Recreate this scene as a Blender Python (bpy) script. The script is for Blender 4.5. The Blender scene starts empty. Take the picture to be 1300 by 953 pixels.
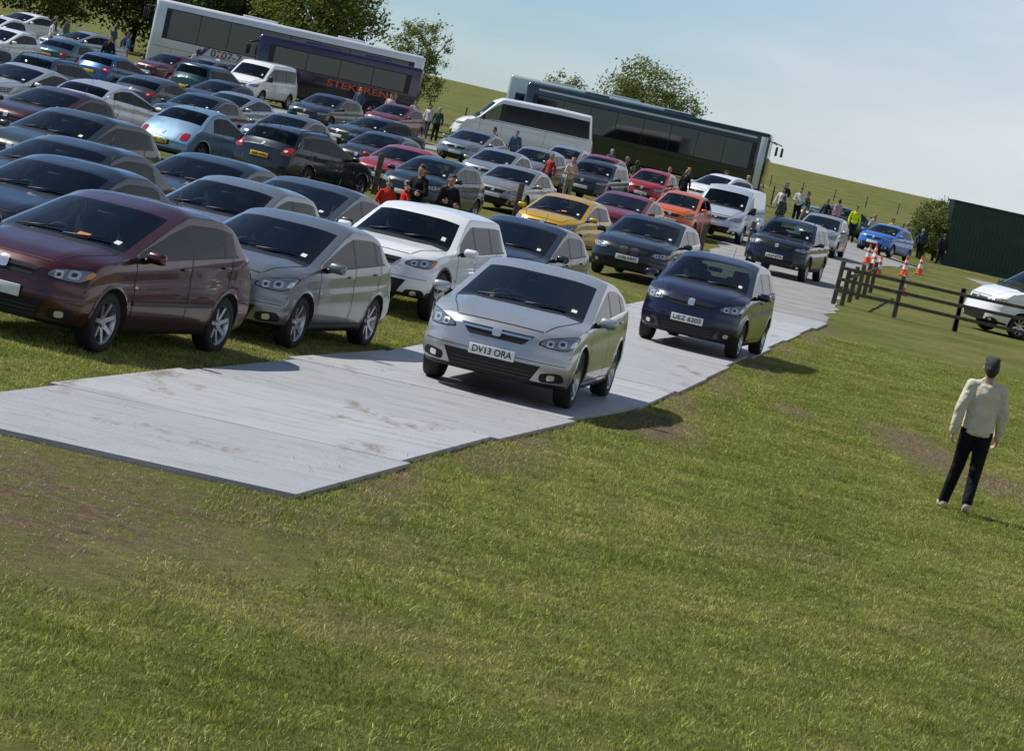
import bpy, bmesh, math, random
import numpy as np
from mathutils import Vector, Matrix, noise
from mathutils.bvhtree import BVHTree
R=random.Random(7)
scene=bpy.context.scene
COL=scene.collection
def sm(t):
    t=max(0.,min(1.,t)); return t*t*(3-2*t)
def terr(X,Y):
    e=1.2*sm((Y-90)/90)*(1-sm((X-9)/10))
    hill=3.9-0.9*sm((X+30)/90)
    e+=sm((Y-230)/330)*hill
    return e
def newmat(name):
    m=bpy.data.materials.new(name); m.use_nodes=True
    nt=m.node_tree; b=nt.nodes['Principled BSDF']; return m,nt,b
def pmat(name,col,rough=.5,metal=0,coat=0,spec=.5,var=0,vscale=3,bump=0,bscale=40):
    m,nt,b=newmat(name)
    b.inputs['Base Color'].default_value=(*col,1)
    b.inputs['Roughness'].default_value=rough
    b.inputs['Metallic'].default_value=metal
    b.inputs['Coat Weight'].default_value=coat
    b.inputs['Coat Roughness'].default_value=.04
    b.inputs['Specular IOR Level'].default_value=spec
    if var>0 or bump>0:
        tc=nt.nodes.new('ShaderNodeTexCoord')
        n=nt.nodes.new('ShaderNodeTexNoise'); n.inputs['Scale'].default_value=vscale; n.inputs['Detail'].default_value=5
        nt.links.new(tc.outputs['Object'],n.inputs['Vector'])
        if var>0:
            mr=nt.nodes.new('ShaderNodeMapRange'); mr.inputs[1].default_value=.3; mr.inputs[2].default_value=.7
            mr.inputs[3].default_value=1-var; mr.inputs[4].default_value=1+var
            nt.links.new(n.outputs['Fac'],mr.inputs[0])
            vm=nt.nodes.new('ShaderNodeVectorMath'); vm.operation='SCALE'; vm.inputs[0].default_value=col
            nt.links.new(mr.outputs[0],vm.inputs['Scale']); nt.links.new(vm.outputs[0],b.inputs['Base Color'])
        if bump>0:
            n2=nt.nodes.new('ShaderNodeTexNoise'); n2.inputs['Scale'].default_value=bscale
            nt.links.new(tc.outputs['Object'],n2.inputs['Vector'])
            bp=nt.nodes.new('ShaderNodeBump'); bp.inputs['Strength'].default_value=bump; bp.inputs['Distance'].default_value=.02
            nt.links.new(n2.outputs['Fac'],bp.inputs['Height']); nt.links.new(bp.outputs[0],b.inputs['Normal'])
    return m
_paint={}
def paint(col,metal=.5):
    k=(col,metal)
    if k in _paint: return _paint[k]
    m,nt,b=newmat('car_paint')
    b.inputs['Metallic'].default_value=metal
    b.inputs['Coat Weight'].default_value=.8; b.inputs['Coat Roughness'].default_value=.03
    tc=nt.nodes.new('ShaderNodeTexCoord'); sp=nt.nodes.new('ShaderNodeSeparateXYZ')
    nt.links.new(tc.outputs['Object'],sp.inputs[0])
    n=nt.nodes.new('ShaderNodeTexNoise'); n.inputs['Scale'].default_value=6; n.inputs['Detail'].default_value=6
    nt.links.new(tc.outputs['Object'],n.inputs['Vector'])
    mr=nt.nodes.new('ShaderNodeMapRange'); mr.inputs[1].default_value=.18; mr.inputs[2].default_value=.5; mr.inputs[3].default_value=.35; mr.inputs[4].default_value=.0
    nt.links.new(sp.outputs['Z'],mr.inputs[0])
    mu=nt.nodes.new('ShaderNodeMath'); mu.operation='MULTIPLY'
    nt.links.new(mr.outputs[0],mu.inputs[0]); nt.links.new(n.outputs['Fac'],mu.inputs[1])
    mx=nt.nodes.new('ShaderNodeMixRGB'); mx.inputs[1].default_value=(*col,1); mx.inputs[2].default_value=(.15,.13,.10,1)
    nt.links.new(mu.outputs[0],mx.inputs[0]); nt.links.new(mx.outputs[0],b.inputs['Base Color'])
    r=nt.nodes.new('ShaderNodeMapRange'); r.inputs[3].default_value=.25; r.inputs[4].default_value=.4
    nt.links.new(n.outputs['Fac'],r.inputs[0]); nt.links.new(r.outputs[0],b.inputs['Roughness'])
    _paint[k]=m; return m
def glassmat(name,tint,extra=.1):
    m=bpy.data.materials.new(name); m.use_nodes=True; nt=m.node_tree; nt.nodes.clear()
    o=nt.nodes.new('ShaderNodeOutputMaterial'); t=nt.nodes.new('ShaderNodeBsdfTransparent'); g=nt.nodes.new('ShaderNodeBsdfGlossy')
    t.inputs[0].default_value=(*tint,1); g.inputs['Roughness'].default_value=.02
    lw=nt.nodes.new('ShaderNodeFresnel'); lw.inputs[0].default_value=1.42
    a=nt.nodes.new('ShaderNodeMath'); a.operation='ADD'; a.inputs[1].default_value=extra; a.use_clamp=True
    mx=nt.nodes.new('ShaderNodeMixShader')
    nt.links.new(lw.outputs[0],a.inputs[0]); nt.links.new(a.outputs[0],mx.inputs[0]); nt.links.new(t.outputs[0],mx.inputs[1]); nt.links.new(g.outputs[0],mx.inputs[2]); nt.links.new(mx.outputs[0],o.inputs[0])
    return m
M_GLASS=glassmat('window_glass',(.42,.50,.47),.01)
M_PRIV=glassmat('privacy_glass',(.05,.06,.06),.01)
M_BLACK=pmat('black_plastic',(.012,.012,.013),.45)
M_TYRE=pmat('tyre_rubber',(.016,.016,.016),.8,var=.3,vscale=8)
M_RIM=pmat('alloy_wheel',(.42,.43,.45),.3,.85)
M_LENS=pmat('headlamp_lens',(.20,.22,.24),.05,.3,1,spec=.8)
M_REFL=pmat('lamp_reflector',(.62,.64,.66),.2,.6,1)
M_RED=pmat('tail_lamp',(.32,.01,.01),.12,0,1)
M_CHROME=pmat('chrome',(.8,.8,.82),.12,1)
M_PW=pmat('white_plate',(.78,.78,.74),.4)
M_PY=pmat('yellow_plate',(.78,.55,.03),.4)
M_SEAM=pmat('panel_gap',(.005,.005,.005),.7)
M_AMB=pmat('amber_lamp',(.7,.25,.02),.2,0,.8)
M_INT=pmat('car_interior',(.03,.03,.032),.8)
M_DPLAS=pmat('dark_trim',(.035,.035,.037),.5)
CARM=[None,M_GLASS,M_BLACK,M_TYRE,M_RIM,M_LENS,M_RED,M_CHROME,M_PW,M_PY,M_SEAM,M_AMB,M_INT,M_PRIV,M_DPLAS,M_REFL]
PAINT,GLASS,BLACK,TYRE,RIM,LENS,RED,CHROME,PW,PY,SEAM,AMB,INTR,PRIV,DPL,REFL=range(16)
def box(bm,c,s,mat=0,bev=0,rot=None):
    r=bmesh.ops.create_cube(bm,size=1)
    vs=r['verts']
    for v in vs: v.co=Vector((v.co.x*s[0],v.co.y*s[1],v.co.z*s[2]))
    fs=set(f for v in vs for f in v.link_faces)
    if bev>0:
        es=set(e for v in vs for e in v.link_edges)
        rr=bmesh.ops.bevel(bm,geom=list(es),offset=bev,segments=2,affect='EDGES',profile=.5)
        fs=set(rr['faces']); vs=set(v for f in fs for v in f.verts)
        fs=set(f for v in vs for f in v.link_faces)
    vs=set(v for f in fs for v in f.verts)
    for f in fs: f.material_index=mat; f.smooth=bev>0
    M=Matrix.Translation(c)
    if rot is not None: M=M@rot
    for v in vs: v.co=M@v.co
    return list(vs)
def tube(bm,p0,p1,r0,r1=None,seg=12,mat=0,caps=True,smooth=True):
    r1=r0 if r1 is None else r1
    p0=Vector(p0);p1=Vector(p1);d=(p1-p0)
    q=d.to_track_quat('Z','Y').to_matrix()
    A=[];B=[]
    for i in range(seg):
        a=2*math.pi*i/seg; u=q@Vector((math.cos(a),math.sin(a),0))
        A.append(bm.verts.new(p0+u*r0));B.append(bm.verts.new(p1+u*r1))
    for i in range(seg):
        f=bm.faces.new((A[i],A[(i+1)%seg],B[(i+1)%seg],B[i])); f.material_index=mat; f.smooth=smooth
    if caps:
        f=bm.faces.new(A[::-1]); f.material_index=mat
        f=bm.faces.new(B); f.material_index=mat
def lathe(bm,prof,center,axis_sign,mats,seg=28):
    rings=[]
    for r,x in prof:
        ring=[]
        for i in range(seg):
            a=2*math.pi*i/seg
            ring.append(bm.verts.new((center[0]+axis_sign*x,center[1]+r*math.cos(a),center[2]+r*math.sin(a))))
        rings.append(ring)
    for k in range(len(rings)-1):
        for i in range(seg):
            f=bm.faces.new((rings[k][i],rings[k][(i+1)%seg],rings[k+1][(i+1)%seg],rings[k+1][i]))
            f.material_index=mats[k]; f.smooth=True
def wheel(bm,c,sg,r,w=.2,spokes=7,mt=TYRE,mr=RIM,mb=SEAM):
    rr=r*.66
    prof=[(r*.6,-w),(r*.93,-w),(r,-w*.85),(r,-w*.15),(r*.95,0),(r*.8,.006),(rr+.01,-.004),(rr,-.015),(rr*.93,-.05),(rr*.9,-.12)]
    lathe(bm,prof,c,sg,[mt]*6+[mr]*3)
    d=c[0]-sg*.1
    vs=[bm.verts.new((d,c[1]+rr*.95*math.cos(2*math.pi*i/20),c[2]+rr*.95*math.sin(2*math.pi*i/20))) for i in range(20)]
    f=bm.faces.new(vs); f.material_index=mb
    for k in range(spokes):
        a=2*math.pi*k/spokes+.3
        p0=Vector((0,math.cos(a),math.sin(a)))
        t=Vector((0,-math.sin(a),math.cos(a)))
        C=Vector(c)
        w0,w1=r*.09,r*.062
        xo=-sg*.012; xi=-sg*.045
        q=[C+p0*.03+t*w0+Vector((xi,0,0)),C+p0*.03-t*w0+Vector((xi,0,0)),C+p0*rr*.97-t*w1+Vector((xo,0,0)),C+p0*rr*.97+t*w1+Vector((xo,0,0))]
        q2=[v-Vector((sg*.03,0,0)) for v in q]
        V=[bm.verts.new(v) for v in q+q2]
        for idx in ((0,1,2,3),(7,6,5,4),(0,4,5,1),(1,5,6,2),(2,6,7,3),(3,7,4,0)):
            f=bm.faces.new([V[i] for i in idx]); f.material_index=mr
    tube(bm,(c[0]-sg*.06,c[1],c[2]),(c[0]-sg*.022,c[1],c[2]),r*.2,r*.15,14,mr)
def bm2obj(bm,name,mats,parent=None):
    me=bpy.data.meshes.new(name); bm.to_mesh(me); bm.free()
    for m in mats: me.materials.append(m)
    o=bpy.data.objects.new(name,me); COL.objects.link(o)
    if parent: o.parent=parent
    return o
def text_child(parent,body,size,loc,rot,mat,width=None,name='lettering',ext=.002):
    cu=bpy.data.curves.new(name,'FONT'); cu.body=body; cu.size=size; cu.align_x='CENTER'; cu.align_y='CENTER'; cu.extrude=ext; cu.offset=size*.012
    o=bpy.data.objects.new(name+'_tmp',cu); COL.objects.link(o)
    dg=bpy.context.evaluated_depsgraph_get(); dg.update()
    me=bpy.data.meshes.new_from_object(o.evaluated_get(dg))
    bpy.data.objects.remove(o)
    if width:
        xs=[v.co.x for v in me.vertices]; k=width/(max(xs)-min(xs))
        for v in me.vertices: v.co.x*=k
    me.materials.clear(); me.materials.append(mat)
    t=bpy.data.objects.new(name,me); COL.objects.link(t); t.parent=parent; t.location=loc; t.rotation_euler=rot
    return t
def interp(keys,s):
    if s<=keys[0][0]: return keys[0][1]
    for (a,b),(c,d) in zip(keys,keys[1:]):
        if s<=c: return b+(d-b)*(s-a)/(c-a) if c>a else d
    return keys[-1][1]
PRE={
'hatch':dict(L=4.0,W=1.72,H=1.48,top=[(0,.74),(.05,.84),(.3,.92),(.85,1.01),(1.95,1.40),(2.4,1.48),(3.0,1.46),(3.45,1.38),(3.87,1.04),(3.96,.95),(4,.86)],
  belt=(.92,1.05),cowl=.90,rf=1.93,r0=3.48,r1=3.85,B=2.3,C=3.05,D=3.38,wf=.76,wr=3.27,R=.31),
'hatchbig':dict(L=4.42,W=1.81,H=1.50,top=[(0,.75),(.05,.86),(.35,.94),(1.0,1.04),(2.2,1.42),(2.65,1.50),(3.1,1.475),(3.75,1.33),(4.2,1.09),(4.38,1.01),(4.42,.9)],
  belt=(.95,1.11),cowl=1.05,rf=2.18,r0=3.68,r1=4.18,B=2.5,C=3.25,D=3.62,wf=.88,wr=3.56,R=.33),
'city':dict(L=3.6,W=1.64,H=1.46,top=[(0,.72),(.05,.82),(.25,.90),(.7,.98),(1.65,1.38),(2.1,1.46),(2.7,1.44),(3.15,1.38),(3.5,1.02),(3.57,.92),(3.6,.82)],
  belt=(.92,1.00),cowl=.76,rf=1.63,r0=3.17,r1=3.48,B=2.15,C=2.2,D=3.05,wf=.65,wr=2.98,R=.28),
'estate':dict(L=4.7,W=1.81,H=1.50,top=[(0,.70),(.05,.81),(.4,.91),(1.15,1.02),(2.15,1.40),(2.6,1.49),(3.6,1.47),(4.2,1.38),(4.55,1.04),(4.66,.98),(4.7,.9)],
  belt=(.92,1.04),cowl=1.20,rf=2.13,r0=4.15,r1=4.53,B=2.55,C=3.35,D=4.05,wf=.90,wr=3.65,R=.33),
'saloon':dict(L=4.6,W=1.77,H=1.44,top=[(0,.68),(.05,.77),(.4,.87),(1.15,.98),(2.1,1.35),(2.6,1.43),(3.2,1.42),(3.55,1.33),(4.0,1.05),(4.5,1.01),(4.57,.95),(4.6,.85)],
  belt=(.89,.99),cowl=1.20,rf=2.08,r0=3.55,r1=3.98,B=2.55,C=3.25,D=3.45,wf=.88,wr=3.55,R=.32),
'suv':dict(L=4.45,W=1.86,H=1.72,top=[(0,.90),(.04,1.01),(.4,1.10),(1.1,1.17),(1.85,1.60),(2.3,1.71),(3.6,1.70),(4.1,1.66),(4.36,1.2),(4.42,1.1),(4.45,1.0)],
  belt=(1.07,1.15),cowl=1.14,rf=1.83,r0=4.1,r1=4.35,B=2.3,C=3.15,D=3.9,wf=.85,wr=3.5,R=.37,zb=.3),
'mpv':dict(L=4.08,W=1.70,H=1.56,top=[(0,.78),(.05,.88),(.3,.97),(.82,1.07),(1.8,1.47),(2.3,1.55),(3.1,1.53),(3.6,1.45),(3.95,1.08),(4.04,1.0),(4.08,.9)],
  belt=(.98,1.07),cowl=.86,rf=1.78,r0=3.6,r1=3.93,B=2.2,C=3.0,D=3.48,wf=.74,wr=3.34,R=.31),
'beetle':dict(L=4.08,W=1.72,H=1.5,top=[(0,.55),(.12,.72),(.35,.86),(.75,.97),(1.1,1.02),(1.75,1.36),(2.15,1.48),(2.6,1.48),(3.0,1.38),(3.5,1.04),(3.8,.83),(4.0,.66),(4.08,.55)],
  belt=(.9,.95),cowl=1.12,rf=1.73,r0=2.95,r1=3.45,B=2.4,C=2.45,D=2.9,wf=.8,wr=3.3,R=.32),
'van':dict(L=5.0,W=1.92,H=1.95,top=[(0,.80),(.08,.95),(.4,1.1),(.8,1.22),(1.55,1.78),(1.95,1.93),(3.5,1.95),(4.7,1.92),(4.9,1.84),(4.97,1.5),(5.0,1.1)],
  belt=(1.1,1.15),cowl=.82,rf=1.53,r0=4.9,r1=4.96,B=2.1,C=3.3,D=4.5,wf=.9,wr=4.0,R=.34,zb=.28),
'minibus':dict(L=7.0,W=2.0,H=2.65,top=[(0,.95),(.08,1.1),(.5,1.28),(.95,1.42),(1.75,2.35),(2.2,2.58),(5,2.65),(6.75,2.62),(6.9,2.5),(6.97,1.5),(7.0,1.1)],
  belt=(1.38,1.42),cowl=.98,rf=1.72,r0=6.9,r1=6.96,B=2.3,C=4.2,D=6.75,wf=1.0,wr=5.2,R=.36,zb=.32),
}
_cache={}
def car_mesh(kind,L=None,W=None,H=None,opt=''):
    key=(kind,L,W,H,opt)
    if key in _cache: return _cache[key]
    P=PRE[kind]; L=L or P['L']; W=W or P['W']; H=H or P['H']
    kl=L/P['L']; kh=H/P['H']
    top=[(s*kl,z*kh) for s,z in P['top']]
    def ztop(s):
        q=.4 if s<.3 else 1
        return sum(interp(top,s+d*q)*w for d,w in ((-.09,.12),(-.045,.22),(0,.32),(.045,.22),(.09,.12)))
    b0,b1=P['belt'][0]*kh,P['belt'][1]*kh
    cowl,rf,r0,r1=[P[k]*kl for k in ('cowl','rf','r0','r1')]
    Bp,Cp,Dp=[P[k]*kl for k in 'BCD']; wf,wr,Rw=P['wf']*kl,P['wr']*kl,P['R']*(1 if 'bigw' not in opt else 1.04)
    zb0=P.get('zb',.2); wb=.6
    van=kind in ('van','minibus')
    tum=.36 if not van else .14
    def F(s,v,w):
        zt=ztop(s); belt=b0+(b1-b0)*min(1,max(0,(s-cowl)/(L-cowl-.3)))
        zb=zb0+.05*max(0,1-s/.5)+.08*max(0,1-(L-s)/.5)
        zsh=min(belt,zt-.07)
        ed=zt-.055
        zs=zb+(zsh-zb)*w/wb if w<=wb else zsh+(ed-zsh)*(w-wb)/(1-wb)
        t=min(1,(zs-zb)/(zsh-zb))
        pl=1-.05*max(0,1-s/1.1)**2-.05*max(0,1-(L-s)/1.0)**2
        k=1-.08*max(0,1-t/.4)**2-.035*max(0,(t-.45)/.55)**2-.012*math.exp(-((t-.74)/.07)**2)+.006*math.exp(-((t-.87)/.05)**2)
        hw=W/2*pl*k
        if zs>zsh: hw-=tum*(zs-zsh)+.05*((zs-zsh))**2
        av=abs(v)
        ztv=zt-.055*av**4-(.012*av*av)
        if s<cowl and w>.99: ztv+=.012*math.exp(-((av-.62)/.10)**2)*sm(s/.3)
        z=zb+(zs-zb)*(ztv-zb)/(ed-zb) if ed>zb else zs
        x=v*hw
        fw=max(0,1-s/1.0); rw=max(0,1-(L-s)/.9)
        y=s+ (.10*av**2+.20*av**6)*fw**1.5 - (.13*av**2.4)*rw**1.3
        f2=max(0,1-s/.5); r2=max(0,1-(L-s)/.5)
        y+=f2*(.28*max(0,z-.58*kh)**1.2+.25*max(0,.34-z)-.025*math.exp(-((z-.47*kh)/.07)**2))
        y-=r2*(.16*max(0,z-.55)+.2*max(0,.32-z))
        if w>wb:
            g=(w-wb)/(1-wb)
            bf=sm((s-cowl+.45)/.45)*(1-sm((s-rf)/.5)); br=sm((s-r0+.4)/.4)*(1-sm((s-r1)/.25))
            y+=.17*av*av*g*bf-.09*av*av*g*br
        return Vector((x,y-L/2,z))
    st=[0,.012,.035,.07,.12]
    s=.2
    while s<L-.16: st.append(s); s+=.085
    st+=[L-.12,L-.07,L-.035,L-.012,L]
    for k in (cowl+.02,rf-.02,r0+.03,r1-.02,Bp,Bp+.09,Cp,Cp+.08,Dp,cowl+.12):
        j=min(range(1,len(st)-1),key=lambda i:abs(st[i]-k))
        if abs(st[j]-k)<.05: st[j]=k
        else: st.append(k)
    st=sorted(set(st))
    vl=[0,.2,.4,.52,.62,.72,.8,.88,.94,.98,1]; vl=[-a for a in vl[:0:-1]]+vl
    wl=[0,.04,.1,.18,.28,.38,.42,.46,.5,.54,.57,.6,.625,.7,.78,.86,.92,.97,1]
    bm=bmesh.new(); VV={}
    def vert(i,j,k):
        q=(i,j,k)
        if q not in VV: VV[q]=bm.verts.new(F(st[i],vl[j],wl[k]))
        return VV[q]
    NI,NJ,NK=len(st)-1,len(vl)-1,len(wl)-1
    def quad(a,b,c,d,m):
        vs=[vert(*q) for q in (a,b,c,d)]
        f=bm.faces.new(vs); f.material_index=m; f.smooth=True
    pv='priv' in opt; cargo='cargo' in opt
    for i in range(NI):
        s0,s1=st[i],st[i+1]; sc=(s0+s1)/2
        for j in range(NJ):
            vc=abs(vl[j]+vl[j+1])/2
            m=PAINT
            if vc<.88 and cowl+.01<sc<rf-.01: m=GLASS
            elif not van and vc<.87 and r0+.02<sc<r1-.01: m=PRIV if pv else GLASS
            if vc<.87 and cowl-.10<sc<cowl+.02: m=BLACK
            quad((i,j,NK),(i+1,j,NK),(i+1,j+1,NK),(i,j+1,NK),m)
            quad((i,j,0),(i,j+1,0),(i+1,j+1,0),(i+1,j,0),BLACK)
        for k in range(NK):
            wc=(wl[k]+wl[k+1])/2; m=PAINT
            if wb+.02<wc<.92 and cowl+.25<sc<Dp:
                m=GLASS
                if sc>Bp: m=PRIV if pv else GLASS
                if Bp<sc<Bp+.09 or Cp<sc<Cp+.08: m=BLACK
                if cargo and sc>Bp: m=PAINT
            if wc<.05: m=BLACK
            if kind=='suv' and wc<.13: m=DPL
            quad((i,0,k),(i+1,0,k),(i+1,0,k+1),(i,0,k+1),m)
            quad((i,NJ,k),(i,NJ,k+1),(i+1,NJ,k+1),(i+1,NJ,k),m)
    for j in range(NJ):
        for k in range(NK):
            wc=(wl[k]+wl[k+1])/2
            m=BLACK if wc<.07 else PAINT
            quad((0,j,k),(0,j,k+1),(0,j+1,k+1),(0,j+1,k),m)
            quad((NI,j,k),(NI,j+1,k),(NI,j+1,k+1),(NI,j,k+1),m)
    bmesh.ops.recalc_face_normals(bm,faces=bm.faces)
    bvh=BVHTree.FromBMesh(bm)
    me=bpy.data.meshes.new('b'); bm.to_mesh(me); bm.free()
    for m in CARM: me.materials.append(m if m else M_BLACK)
    o=bpy.data.objects.new('b',me); COL.objects.link(o)
    cb=bmesh.new()
    for ws in (wf,wr):
        for sg in (1,-1):
            tube(cb,(sg*(W/2-.30),ws-L/2,Rw),(sg*(W/2+.2),ws-L/2,Rw),Rw+.05,seg=36,mat=SEAM)
    bmesh.ops.recalc_face_normals(cb,faces=cb.faces)
    cm=bpy.data.meshes.new('c'); cb.to_mesh(cm); cb.free()
    for m in CARM: cm.materials.append(m if m else M_BLACK)
    co=bpy.data.objects.new('c',cm); COL.objects.link(co)
    mod=o.modifiers.new('x','BOOLEAN'); mod.operation='DIFFERENCE'; mod.solver='EXACT'; mod.object=co
    dg=bpy.context.evaluated_depsgraph_get(); dg.update()
    me2=bpy.data.meshes.new_from_object(o.evaluated_get(dg))
    bpy.data.objects.remove(o); bpy.data.objects.remove(co)
    bm=bmesh.new(); bm.from_mesh(me2)
    hy=-L/2
    def grid(fn,n,m,mat):
        g=[[None]*(m+1) for _ in range(n+1)]
        for a in range(n+1):
            for b in range(m+1):
                p=fn(a/n,b/m)
                g[a][b]=bm.verts.new(p) if p is not None else None
        for a in range(n):
            for b in range(m):
                q=[g[a][b],g[a+1][b],g[a+1][b+1],g[a][b+1]]
                if all(q):
                    f=bm.faces.new(q); f.material_index=mat; f.smooth=True
    def proj(axis,q,n,m,mat,off=.005,rnd=False):
        def fn(a,b):
            if rnd:
                aa=2*a-1;bb=2*b-1
                aa,bb=aa*math.sqrt(1-bb*bb*.30),bb*math.sqrt(1-aa*aa*.30)
                a2,b2=(aa+1)/2,(bb+1)/2
            else: a2,b2=a,b
            u=(1-a2)*(1-b2)*q[0][0]+a2*(1-b2)*q[1][0]+a2*b2*q[2][0]+(1-a2)*b2*q[3][0]
            z=(1-a2)*(1-b2)*q[0][1]+a2*(1-b2)*q[1][1]+a2*b2*q[2][1]+(1-a2)*b2*q[3][1]
            if axis=='F': o_,d_=Vector((u,hy-1,z)),Vector((0,1,0))
            elif axis=='B': o_,d_=Vector((u,-hy+1,z)),Vector((0,-1,0))
            elif axis=='R': o_,d_=Vector((W,hy+u,z)),Vector((-1,0,0))
            else: o_,d_=Vector((-W,hy+u,z)),Vector((1,0,0))
            h=bvh.ray_cast(o_,d_)
            if h[0] is None: return None
            return h[0]+h[1]*off
        grid(fn,n,m,mat)
    def line(axis,p,q_,wd,mat=SEAM,off=.003,n=14):
        d=Vector((q_[0]-p[0],q_[1]-p[1])); l=d.length; t=Vector((-d.y,d.x))/l*wd/2
        proj(axis,[(p[0]-t.x,p[1]-t.y),(q_[0]-t.x,q_[1]-t.y),(q_[0]+t.x,q_[1]+t.y),(p[0]+t.x,p[1]+t.y)],n,1,mat,off)
    def mapstrip(s0,s1,v0,v1,wd,mat=SEAM,off=.003,n=12):
        def fn(a,b):
            s_=s0+(s1-s0)*a; v_=v0+(v1-v0)*a
            if abs(s1-s0)>abs(v1-v0)*W/2: v_+=(b-.5)*wd/(W/2)
            else: s_+=(b-.5)*wd
            p=F(s_,v_,1); h=bvh.find_nearest(p); return h[0]+h[1]*off
        grid(fn,n,1,mat)
    hw=W/2
    hl=F(.1,0,1).z
    zc=hl-.115
    suv=kind=='suv'
    if kind=='beetle':
        for sg in (1,-1): proj('F',[(sg*.5*hw,.62),(sg*.82*hw,.62),(sg*.82*hw,.84),(sg*.5*hw,.84)],8,8,LENS,.008,True)
        proj('F',[(-.5*hw,.3),(.5*hw,.3),(.45*hw,.4),(-.45*hw,.4)],14,3,BLACK)
    else:
        z1=zc-.095;z2=zc+.05
        big='swept' in opt
        for sg in (1,-1):
            oo=.985 if big else .965
            uz=.07 if big else .03
            if 'boxl' in opt: uz=.0
            proj('F',[(sg*.50*hw,z1+.04),(sg*.90*hw,z1+.01),(sg*oo*hw,z2+uz),(sg*.60*hw,z2-.015)],16,8,SEAM,.004,True)
            proj('F',[(sg*.525*hw,z1+.047),(sg*.89*hw,z1+.020),(sg*(oo-.008)*hw,z2+uz-.010),(sg*.61*hw,z2-.024)],16,8,LENS,.008,True)
            for cxx,rr,mm in ((.67,.038,REFL),(.80,.044,REFL)):
                zz=zc-.025+(cxx-.64)*.15
                proj('F',[(sg*cxx*hw-rr,zz-rr),(sg*cxx*hw+rr,zz-rr),(sg*cxx*hw+rr,zz+rr),(sg*cxx*hw-rr,zz+rr)],6,6,mm,.012,True)
                rr*=.45
                proj('F',[(sg*cxx*hw-rr,zz-rr),(sg*cxx*hw+rr,zz-rr),(sg*cxx*hw+rr,zz+rr),(sg*cxx*hw-rr,zz+rr)],6,6,DPL,.015,True)
            proj('F',[(sg*.88*hw,zc-.03),(sg*.93*hw,zc-.02),(sg*.94*hw,zc+.05),(sg*.90*hw,zc+.04)],4,4,AMB if not big else REFL,.012,True)
            dz=.4*(zb0-.2)
            proj('F',[(sg*.62*hw,.28+dz),(sg*.92*hw,.31+dz),(sg*.88*hw,.42+dz),(sg*.62*hw,.39+dz)],8,4,SEAM,.004,True)
            proj('F',[(sg*.71*hw,.315+dz),(sg*.80*hw,.325+dz),(sg*.80*hw,.39+dz),(sg*.71*hw,.38+dz)],4,4,REFL,.009,True)
        gz0,gz1=(zc-.085,zc+.025)
        proj('F',[(-.34*hw,gz0),(.34*hw,gz0),(.47*hw,gz1),(-.47*hw,gz1)],16,4,SEAM,.005)
        if 'twin' in opt:
            for sg in (1,-1):
                proj('F',[(sg*.03*hw,gz0-.02),(sg*.24*hw,gz0-.02),(sg*.25*hw,gz1+.03),(sg*.03*hw,gz1+.03)],6,6,DPL,.009,True)
        else:
            line('F',(-.43*hw,zc-.005),(.43*hw,zc-.005),.024,CHROME if 'chr' in opt else DPL,.011,16)
            line('F',(-.38*hw,gz0+.02),(.38*hw,gz0+.02),.012,DPL,.011,16)
            proj('F',[(-.055,zc-.06),(.055,zc-.06),(.055,zc+.05),(-.055,zc+.05)],6,6,REFL,.02,True)
        proj('F',[(-.5*hw,zb0+.05),(.5*hw,zb0+.05),(.62*hw,zb0+.26),(-.62*hw,zb0+.26)],16,5,SEAM,.005)
        for zz in (zb0+.10,zb0+.14,zb0+.18): line('F',(-.5*hw,zz),(.5*hw,zz),.010,DPL,.01,14)
        line('F',(-.90*hw,zb0+.30),(.90*hw,zb0+.30),.007,SEAM,.003,24)
        line('F',(-.80*hw,zb0+.035),(.80*hw,zb0+.035),.04,DPL,.006,24)
    mapstrip(.07,.07,-.60,.60,.013,SEAM,.003,18)
    for sg in (1,-1): mapstrip(.08,cowl-.08,sg*.62,sg*.86,.012)
    zp=zb0+.30
    h=bvh.ray_cast(Vector((0,hy-1,zp)),Vector((0,1,0)))[0]
    fy=(h.y if h else hy)-.02
    box(bm,(0,fy,zp),(.53,.016,.115),PW,.004)
    for xx in (-.5,.06):
        a=F(cowl+.03,xx/hw*1.1,1); b=F(cowl+.16,(xx+.5)/hw,1)
        tube(bm,a+Vector((0,-.01,.02)),b+Vector((0,-.01,.025)),.011,.007,6,BLACK)
    def glasspatch(s0,s1,v0,v1,mat,off=.004):
        def fn(a,b):
            h=bvh.find_nearest(F(s0+(s1-s0)*a,v0+(v1-v0)*b,1)); return h[0]+h[1]*off
        grid(fn,4,4,mat)
    glasspatch(cowl+.14,cowl+.23,.68,.755,PW)
    if 'tick' in opt: glasspatch(cowl+.13,cowl+.20,.2,.36,AMB,.004)
    p=F(rf-.12,0,1); box(bm,(p.x,p.y+.04,p.z-.10),(.24,.03,.07),BLACK,.012)
    for ax,sg in (('R',1),('L',-1)):
        bz=lambda s_:b0+(b1-b0)*min(1,max(0,(s_-cowl)/(L-cowl-.3)))
        fd=cowl+.30; rd=min(Cp+.25,wr-.05) if kind not in('beetle','city') else Bp+.3
        line(ax,(fd,.30),(fd-.03,bz(fd)-.01),.011)
        line(ax,(fd,.30),(rd-.1 if rd<wr-Rw-.05 else wr-Rw-.1,.30),.011)
        line(ax,(Bp+.04,.30),(Bp+.04,bz(Bp)),.011)
        if kind not in('beetle','city'):
            line(ax,(rd-.25,.34),(rd,.62),.011); line(ax,(rd,.62),(rd+.03,bz(rd)),.011)
        line(ax,(cowl+.22,bz(cowl)+.012),(Dp,bz(Dp)+.012),.022,CHROME if 'chr' in opt else BLACK,.006,24)
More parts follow.
